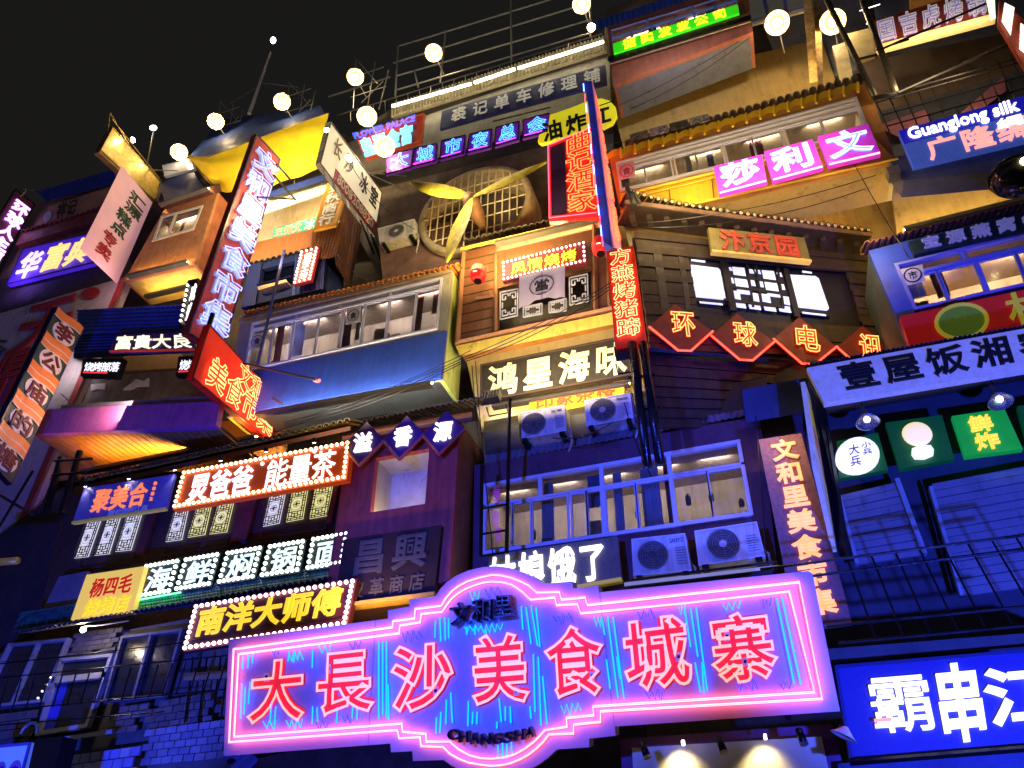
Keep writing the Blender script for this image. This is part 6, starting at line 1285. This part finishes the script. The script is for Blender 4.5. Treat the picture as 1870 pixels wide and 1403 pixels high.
p = at(152, 1150, 10.3); T = thing('bracket_lamp', 'single bright wall lamp under the tiled band at the lower left', 'lamp', p)
MB().lathe([(.05*math.sin(a*math.pi/8)+1e-4, -.05*math.cos(a*math.pi/8)) for a in range(9)], Matrix.Translation(p), 12).make('bulb', floodem, T, True); MB().tube([p+Vector((0, 0, .06)), at(185, 1142, 10.4), at(235, 1134, 10.5)], .014).make('arm', steel, T)
light('POINT', p+Vector((.1, -.05, -.05)), 16, (1, .85, .75), size=.05)
S = Q(9.8, -30, 1364, 58, 1356, 36, 1440, -60, 1450)
T = thing('round_character_sign', 'pale cyan lit board with purple round characters in the lower left corner', 'sign', S.mid)
board(S, T, M('cyan_board', (.45, .6, .75), .5, em=.12, ecol=(.2, .5, 1), nz=.2), .1); rim(S, T, M('blue_rim', (.1, .1, .4), .5), .04)
for k, ch in enumerate('阿同房'):
    C = S.sub(.08+.30*k, .38, .34+.30*k, .95, .01); MB().prism([C.at(.5+.5*math.cos(q*.35), .5+.5*math.sin(q*.35), .01) for q in range(18)], S.n*-.01).make('round_plate', M('purple_plate', (.35, .15, .5), .5), T); char(ch, C.sub(.2, .2, .8, .8, .01), T, M('dark_ink2', (.05, .02, .1), .5), w1=.01)
p = at(52, 1340, 9.7); T = thing('arched_pipe', 'dark arched pipe end above the pale cyan sign', 'pipe', p)
MB().tube([p+Vector((.16*math.cos(a*math.pi/10), 0, .16*math.sin(a*math.pi/10))) for a in range(11)], .025).make('pipe', steel, T); MB().prism([at(64, 1350, 9.6), at(115, 1345, 9.6), at(90, 1440, 9.6), at(44, 1440, 9.6)], (0, .3, 0)).make('black_box', black, T)
# dark poles left of the gallery
T = thing('black_twin_posts', 'two black posts with clamps left of the violet blue sign', 'post', at(110, 900, 9.6))
MB().tube([at(112, 836, 9.6), at(82, 940, 9.6)], .07, 8).tube([at(146, 825, 9.6), at(112, 940, 9.6)], .07, 8).make('post', black, T); MB().tube([at(100, 842, 9.5), at(168, 838, 9.5)], .03, 4).tube([at(96, 868, 9.5), at(158, 862, 9.5)], .03, 4).make('clamp', black, T)
MB().tube([at(60, 860, 9.4), at(-30, 1010, 9.4)], .03).tube([at(0, 905, 9.4), at(60, 940, 9.4)], .03).make('stay_rod', black, T)
wallpatch('wall', 11.4, M('blue_black_wall', (.02, .022, .035), .8, nz=.4), -60, 1020, 130, 880, 60, 1160, -120, 1220)
T = thing('brass_tube_lamp', 'horizontal brass coloured tube at the left edge above the blue windows', 'pipe', at(10, 1025, 9.8)); MB().tube([at(-40, 1030, 9.8), at(32, 1024, 9.8)], .07, 12).make('tube', M('brass_tube', (.65, .48, .12), .3, .6, em=.06), T, True)
# ================================================================== cables
T = thing('overhead_cables', 'bundle of thin black cables sagging across the middle of the facade', 'cable', at(900, 640, 9.0))
def cab(a, b, sag, Y0, Y1, r=.008, n=18):
    p, q = at(*a, Y0), at(*b, Y1); MB().tube([p.lerp(q, i/n)+Vector((0, 0, -sag*4*(i/n)*(1-i/n))) for i in range(n+1)], r, 5).make('cable', black, T)
for k in range(3): cab((520, 772+4*k), (850, 652+4*k), .12+.03*k, 9.9, 9.4); cab((850, 652+4*k), (1112, 518+6*k), .10+.03*k, 9.4, 9.2)
cab((500, 790), (860, 640), .1, 10, 9.6); cab((1125, 195), (1350, 75), .12, 10.6, 10.9); cab((1150, 200), (1370, 68), .2, 10.6, 10.9); cab((140, 873), (420, 818), .05, 9.9, 9.9); cab((150, 868), (400, 820), .03, 9.9, 9.9)
T = thing('street_wires', 'two thin wires crossing low in front of the blue windows', 'cable', at(200, 1170, 9.5)); cab((-20, 1210), (420, 1165), .05, 9.6, 9.6, .006)
T = thing('loose_cables', 'loose black cables draped down between the maroon tower and the blue window bay', 'cable', at(870, 800, 9.6))
for q in ((862, 668, 884, 850, .25), (868, 660, 900, 1010, .1), (1140, 735, 1190, 870, .2), (1010, 800, 1120, 770, .12), (600, 440, 700, 520, .3), (1380, 760, 1400, 1030, .05)): cab((q[0], q[1]), (q[2], q[3]), q[4], 9.9, 9.9, .009)
T = thing('upper_cables', 'thin black cables looping across the ochre wall above the timber house', 'cable', at(1350, 420, 10.0))
for q in ((1100, 262, 1300, 215, .2), (1140, 410, 1600, 320, .22), (1150, 415, 1580, 345, .3), (640, 300, 760, 420, .3), (1560, 300, 1660, 470, .2)): cab((q[0], q[1]), (q[2], q[3]), q[4], 9.9, 9.9, .008)
# ================================================================== THE BIG NEON SIGN
d_up = (RT*((759-CX)/F) + UPV*((2606+CY)/F) + FWD).normalized(); d_up.x = 0; d_up.normalize()
nn = Vector((1, 0, 0)).cross(d_up); P0 = at(960, 1215, 8.7); PL = Plane(P0, nn); NB = PL.n
def m_(a): return [PL.P(x, y) for x, y in prs(a)]
T = thing('big_neon_sign', 'huge pink and blue neon signboard with seven red characters over the entrance', 'sign', P0)
outl = [418, 1168, 709, 1130, 708, 1115, 748, 1108, 747, 1095, 796, 1089, 803, 1077, 815, 1064, 832, 1052, 855, 1042, 880, 1036, 905, 1034, 930, 1037, 952, 1044, 974, 1053, 994, 1066, 1045, 1062, 1047, 1075, 1092, 1070, 1094, 1082, 1476, 1043, 1484, 1048, 1534, 1299, 1123, 1327, 1124, 1344, 1076, 1349, 1076, 1365, 1017, 1369, 1001, 1384, 983, 1397, 960, 1410, 935, 1418, 908, 1420, 880, 1418, 850, 1410, 825, 1399, 810, 1388, 754, 1390, 753, 1372, 714, 1374, 713, 1358, 408, 1381]
bmat = M('neon_board_white', (.52, .46, .54), .5, nz=.06, bump=.05)
ol = m_(outl)
MB().prism(ol, NB*-.22).make('board', bmat, T)
for a in ((686, 1133, 672, 1362), (1095, 1082, 1122, 1327)): MB().tube([PL.P(a[0], a[1], .001), PL.P(a[2], a[3], .001)], .003, 4).make('panel_seam', M('seam', (.2, .15, .25), .6), T)
pk = E('neon_pink', (1, .17, .24), 7, samp='FRONT'); pkc = E('neon_pink_core', (1, .42, .55), 1.3)
outer = [431, 1186, 720, 1146, 721, 1135, 760, 1130, 761, 1113, 808, 1107, 816, 1094, 828, 1080, 840, 1071, 855, 1063, 877, 1056, 900, 1051, 918, 1052, 935, 1056, 951, 1062, 967, 1070, 982, 1083, 1023, 1082, 1027, 1096, 1070, 1092, 1074, 1106, 1459, 1064, 1501, 1276, 1098, 1299, 1098, 1318, 1049, 1323, 1049, 1339, 1004, 1341, 994, 1354, 983, 1365, 968, 1377, 952, 1386, 935, 1393, 917, 1397, 898, 1398, 880, 1396, 858, 1392, 840, 1385, 824, 1376, 812, 1364, 772, 1362, 770, 1346, 732, 1348, 729, 1333, 423, 1355]
inner = [440, 1195, 732, 1157, 733, 1143, 770, 1137, 772, 1122, 810, 1118, 817, 1107, 827, 1094, 839, 1084, 853, 1076, 868, 1070, 884, 1065, 900, 1063, 918, 1064, 935, 1068, 945, 1074, 956, 1082, 971, 1096, 1015, 1092, 1018, 1106, 1056, 1104, 1062, 1121, 1255, 1102, 1441, 1081, 1487, 1264, 1084, 1290, 1086, 1306, 1036, 1311, 1037, 1327, 997, 1333, 987, 1344, 976, 1355, 960, 1367, 942, 1377, 922, 1383, 900, 1385, 880, 1384, 860, 1379, 840, 1368, 824, 1354, 781, 1354, 781, 1340, 738, 1336, 737, 1321, 432, 1345]
for path in (outer, inner):
    q = [PL.P(x, y, .05) for x, y in prs(path)]
    MB().tube(q, .010, 6, closed=True).make('pink_neon_tube', pk, T)
    q = [PL.P(x, y, .064) for x, y in prs(path)]
    MB().tube(q, .0045, 4, closed=True).make('neon_core', pkc, T)
chars = [('大', (463, 1211, 562, 1199, 558, 1316, 455, 1322)), ('長', (585, 1196, 685, 1185, 686, 1301, 580, 1309)), ('沙', (718, 1182, 831, 1171, 829, 1295, 717, 1302)), ('美', (859, 1163, 964, 1153, 969, 1281, 867, 1288)), ('食', (994, 1148, 1098, 1138, 1110, 1268, 1001, 1277)), ('城', (1135, 1137, 1251, 1121, 1268, 1253, 1146, 1264)), ('寨', (1287, 1127, 1406, 1112, 1426, 1239, 1307, 1251))]
redl2 = M('red_block_letter', (.78, .012, .006), .6, em=.55, ecol=(1, .02, .05), nz=.1); nrl = E('neon_letter', (1, .04, .05), .8, samp='FRONT'); nrc = E('neon_letter_core', (1, .50, .30), 1.0)
for ch, a in chars:
    S = Patch([PL.P(x, y) for x, y in prs(a)])
    char(ch, S, T, redl2, 'solid', bold=.066, w0=.004, w1=.032, name='red_character', res=4)
    char(ch, S, T, nrl, 'neon', bold=.034, w1=.045, tube=.011, res=4)
    char(ch, S, T, nrc, 'neon', bold=.034, w1=.054, tube=.0045, res=4)
cyl = E('neon_cyan_blue', (.0, .10, 1), 7, samp='FRONT'); blm = M('cobalt_bar', (.01, .03, .55), .4, em=.3, ecol=(.0, .03, 1))
lines = [(446, 1248, 444, 1312), (452, 1255, 450, 1305), (461, 1245, 458, 1285), (448, 1200, 447, 1222), (458, 1196, 457, 1220), (466, 1194, 465, 1212), (500, 1284, 497, 1320), (508, 1290, 505, 1322), (532, 1190, 530, 1208), (542, 1190, 540, 1210), (575, 1185, 574, 1220), (575, 1290, 574, 1322), (583, 1292, 584, 1318), (620, 1292, 618, 1320), (648, 1290, 646, 1312), (656, 1295, 655, 1315), (695, 1172, 695, 1312), (702, 1172, 702, 1305), (709, 1172, 709, 1310), (712, 1250, 713, 1314), (798, 1134, 797, 1165), (806, 1128, 808, 1172), (815, 1128, 816, 1170), (822, 1130, 822, 1166), (800, 1310, 799, 1340), (808, 1300, 806, 1338), (818, 1278, 817, 1322), (826, 1265, 829, 1320), (858, 1280, 857, 1326), (866, 1300, 865, 1322), (874, 1300, 873, 1322), (855, 1145, 855, 1160), (870, 1142, 870, 1160), (890, 1150, 890, 1166), (954, 1108, 957, 1150), (963, 1110, 972, 1176), (972, 1107, 984, 1180), (981, 1110, 988, 1182), (976, 1195, 979, 1300), (985, 1200, 990, 1325), (993, 1235, 1001, 1322), (970, 1290, 972, 1312), (910, 1330, 910, 1318), (914, 1275, 918, 1318), (925, 1290, 925, 1316), (934, 1290, 935, 1320), (1100, 1128, 1106, 1160), (1111, 1126, 1130, 1275), (1121, 1128, 1141, 1276), (1109, 1205, 1116, 1258), (1128, 1200, 1134, 1240), (1251, 1112, 1262, 1182), (1262, 1112, 1275, 1200), (1272, 1110, 1292, 1262), (1270, 1210, 1280, 1264), (1283, 1210, 1286, 1266), (1418, 1094, 1450, 1249), (1428, 1093, 1462, 1250), (912, 1360, 911, 1382), (920, 1355, 920, 1385), (928, 1358, 928, 1384), (936, 1354, 937, 1378)]
for x0, y0, x1, y1 in lines: MB().tube([PL.P(x0, y0, .05), PL.P(x1, y1, .05)], .009, 5).make('blue_neon_tube', cyl, T)
zig = [(500, 1190, 514, 1186), (530, 1196, 556, 1192), (585, 1184, 608, 1180), (641, 1178, 662, 1174), (737, 1160, 772, 1156), (860, 1086, 878, 1083), (888, 1080, 916, 1077), (484, 1322, 508, 1318), (526, 1320, 556, 1316), (580, 1322, 604, 1318), (628, 1310, 646, 1308), (1010, 1128, 1045, 1124), (1165, 1122, 1194, 1117), (1240, 1112, 1252, 1108), (1320, 1108, 1353, 1102), (1392, 1100, 1408, 1096), (1026, 1292, 1062, 1288), (1180, 1268, 1212, 1264), (1345, 1252, 1383, 1246), (1424, 1252, 1445, 1248), (850, 1148, 920, 1142), (1086, 1132, 1100, 1130)]
for x0, y0, x1, y1 in zig:
    n = max(4, int((x1-x0)/5)); h = 9+5*R()
    q = [PL.P(x0+(x1-x0)*i/n+(i % 2)*1.5, y0+(y1-y0)*i/n+(h if i % 2 else -h*.4)*(.6+.6*R()), .045) for i in range(n+1)]
    MB().tube(q, .0065, 4).make('zigzag_tube', E('neon_blue_zig', (.01, .03, 1), 3, samp='FRONT') if R() < .6 else cyl, T)
blackl = M('gloss_black', (.01, .008, .012), .25)
for ch, a in (('文', (828, 1104, 868, 1099, 866, 1140, 832, 1145)), ('和', (868, 1096, 908, 1092, 906, 1136, 870, 1140)), ('里', (911, 1090, 942, 1088, 945, 1126, 910, 1130))): char(ch, Patch([PL.P(x, y) for x, y in prs(a)]), T, blackl, bold=.06, w0=.02, w1=.20)
for k, ch in enumerate('CHANGSHA'):
    t = k/7; x = 826+t*140; y = 1333-4*t+10*math.sin(math.pi*t); s = 10
    ry = .15*(1-2*t)*-1; S = Patch([PL.P(x-2, y-2+ry*8), PL.P(x+16, y-4-ry*8), PL.P(x+16, y+17-ry*8), PL.P(x-2, y+19+ry*8)])
    char(ch, S, T, blackl, bold=.05, w0=.02, w1=.14)
for x, y in ((490, 1237), (602, 1222), (798, 1262), (945, 1262), (1083, 1235), (1240, 1200), (1328, 1163), (1361, 1209)):
    S = Patch([PL.P(x-5, y-8), PL.P(x+5, y-9), PL.P(x+5, y+8), PL.P(x-5, y+9)]); MB().pbox(S, 0, 0, 1, 1, .034, .04).make('dealer_sticker', M('pink_sticker', (.8, .4, .5), .5, em=.15), T); MB().pbox(S, .25, .3, .75, .62, .04, .045).make('sticker_print', black, T)
for x, y in ((410, 1392), (1440, 1310)): MB().tube([PL.P(x, y, -.1), PL.P(x+6, y-6, -.1)+Vector((0, 1.2, .3))], .04, 6).make('support_arm', black, T)
T = thing('torn_blue_sheet', 'crumpled dark blue sheet hanging under the lower left corner of the neon sign', 'sheet', at(430, 1385, 8.9)); MB().grid(8, 6, lambda u, v: PL.P(405+u*50, 1372+v*30+u*6, -.1+.08*math.sin(u*9+v*5))).make('sheet', M('sheet_blue', (.12, .13, .3), .3), T, True)
wallpatch('wall', 10.6, M('under_sign_wall', (.035, .03, .05), .8), 450, 1330, 1180, 1300, 1180, 1500, 430, 1500)
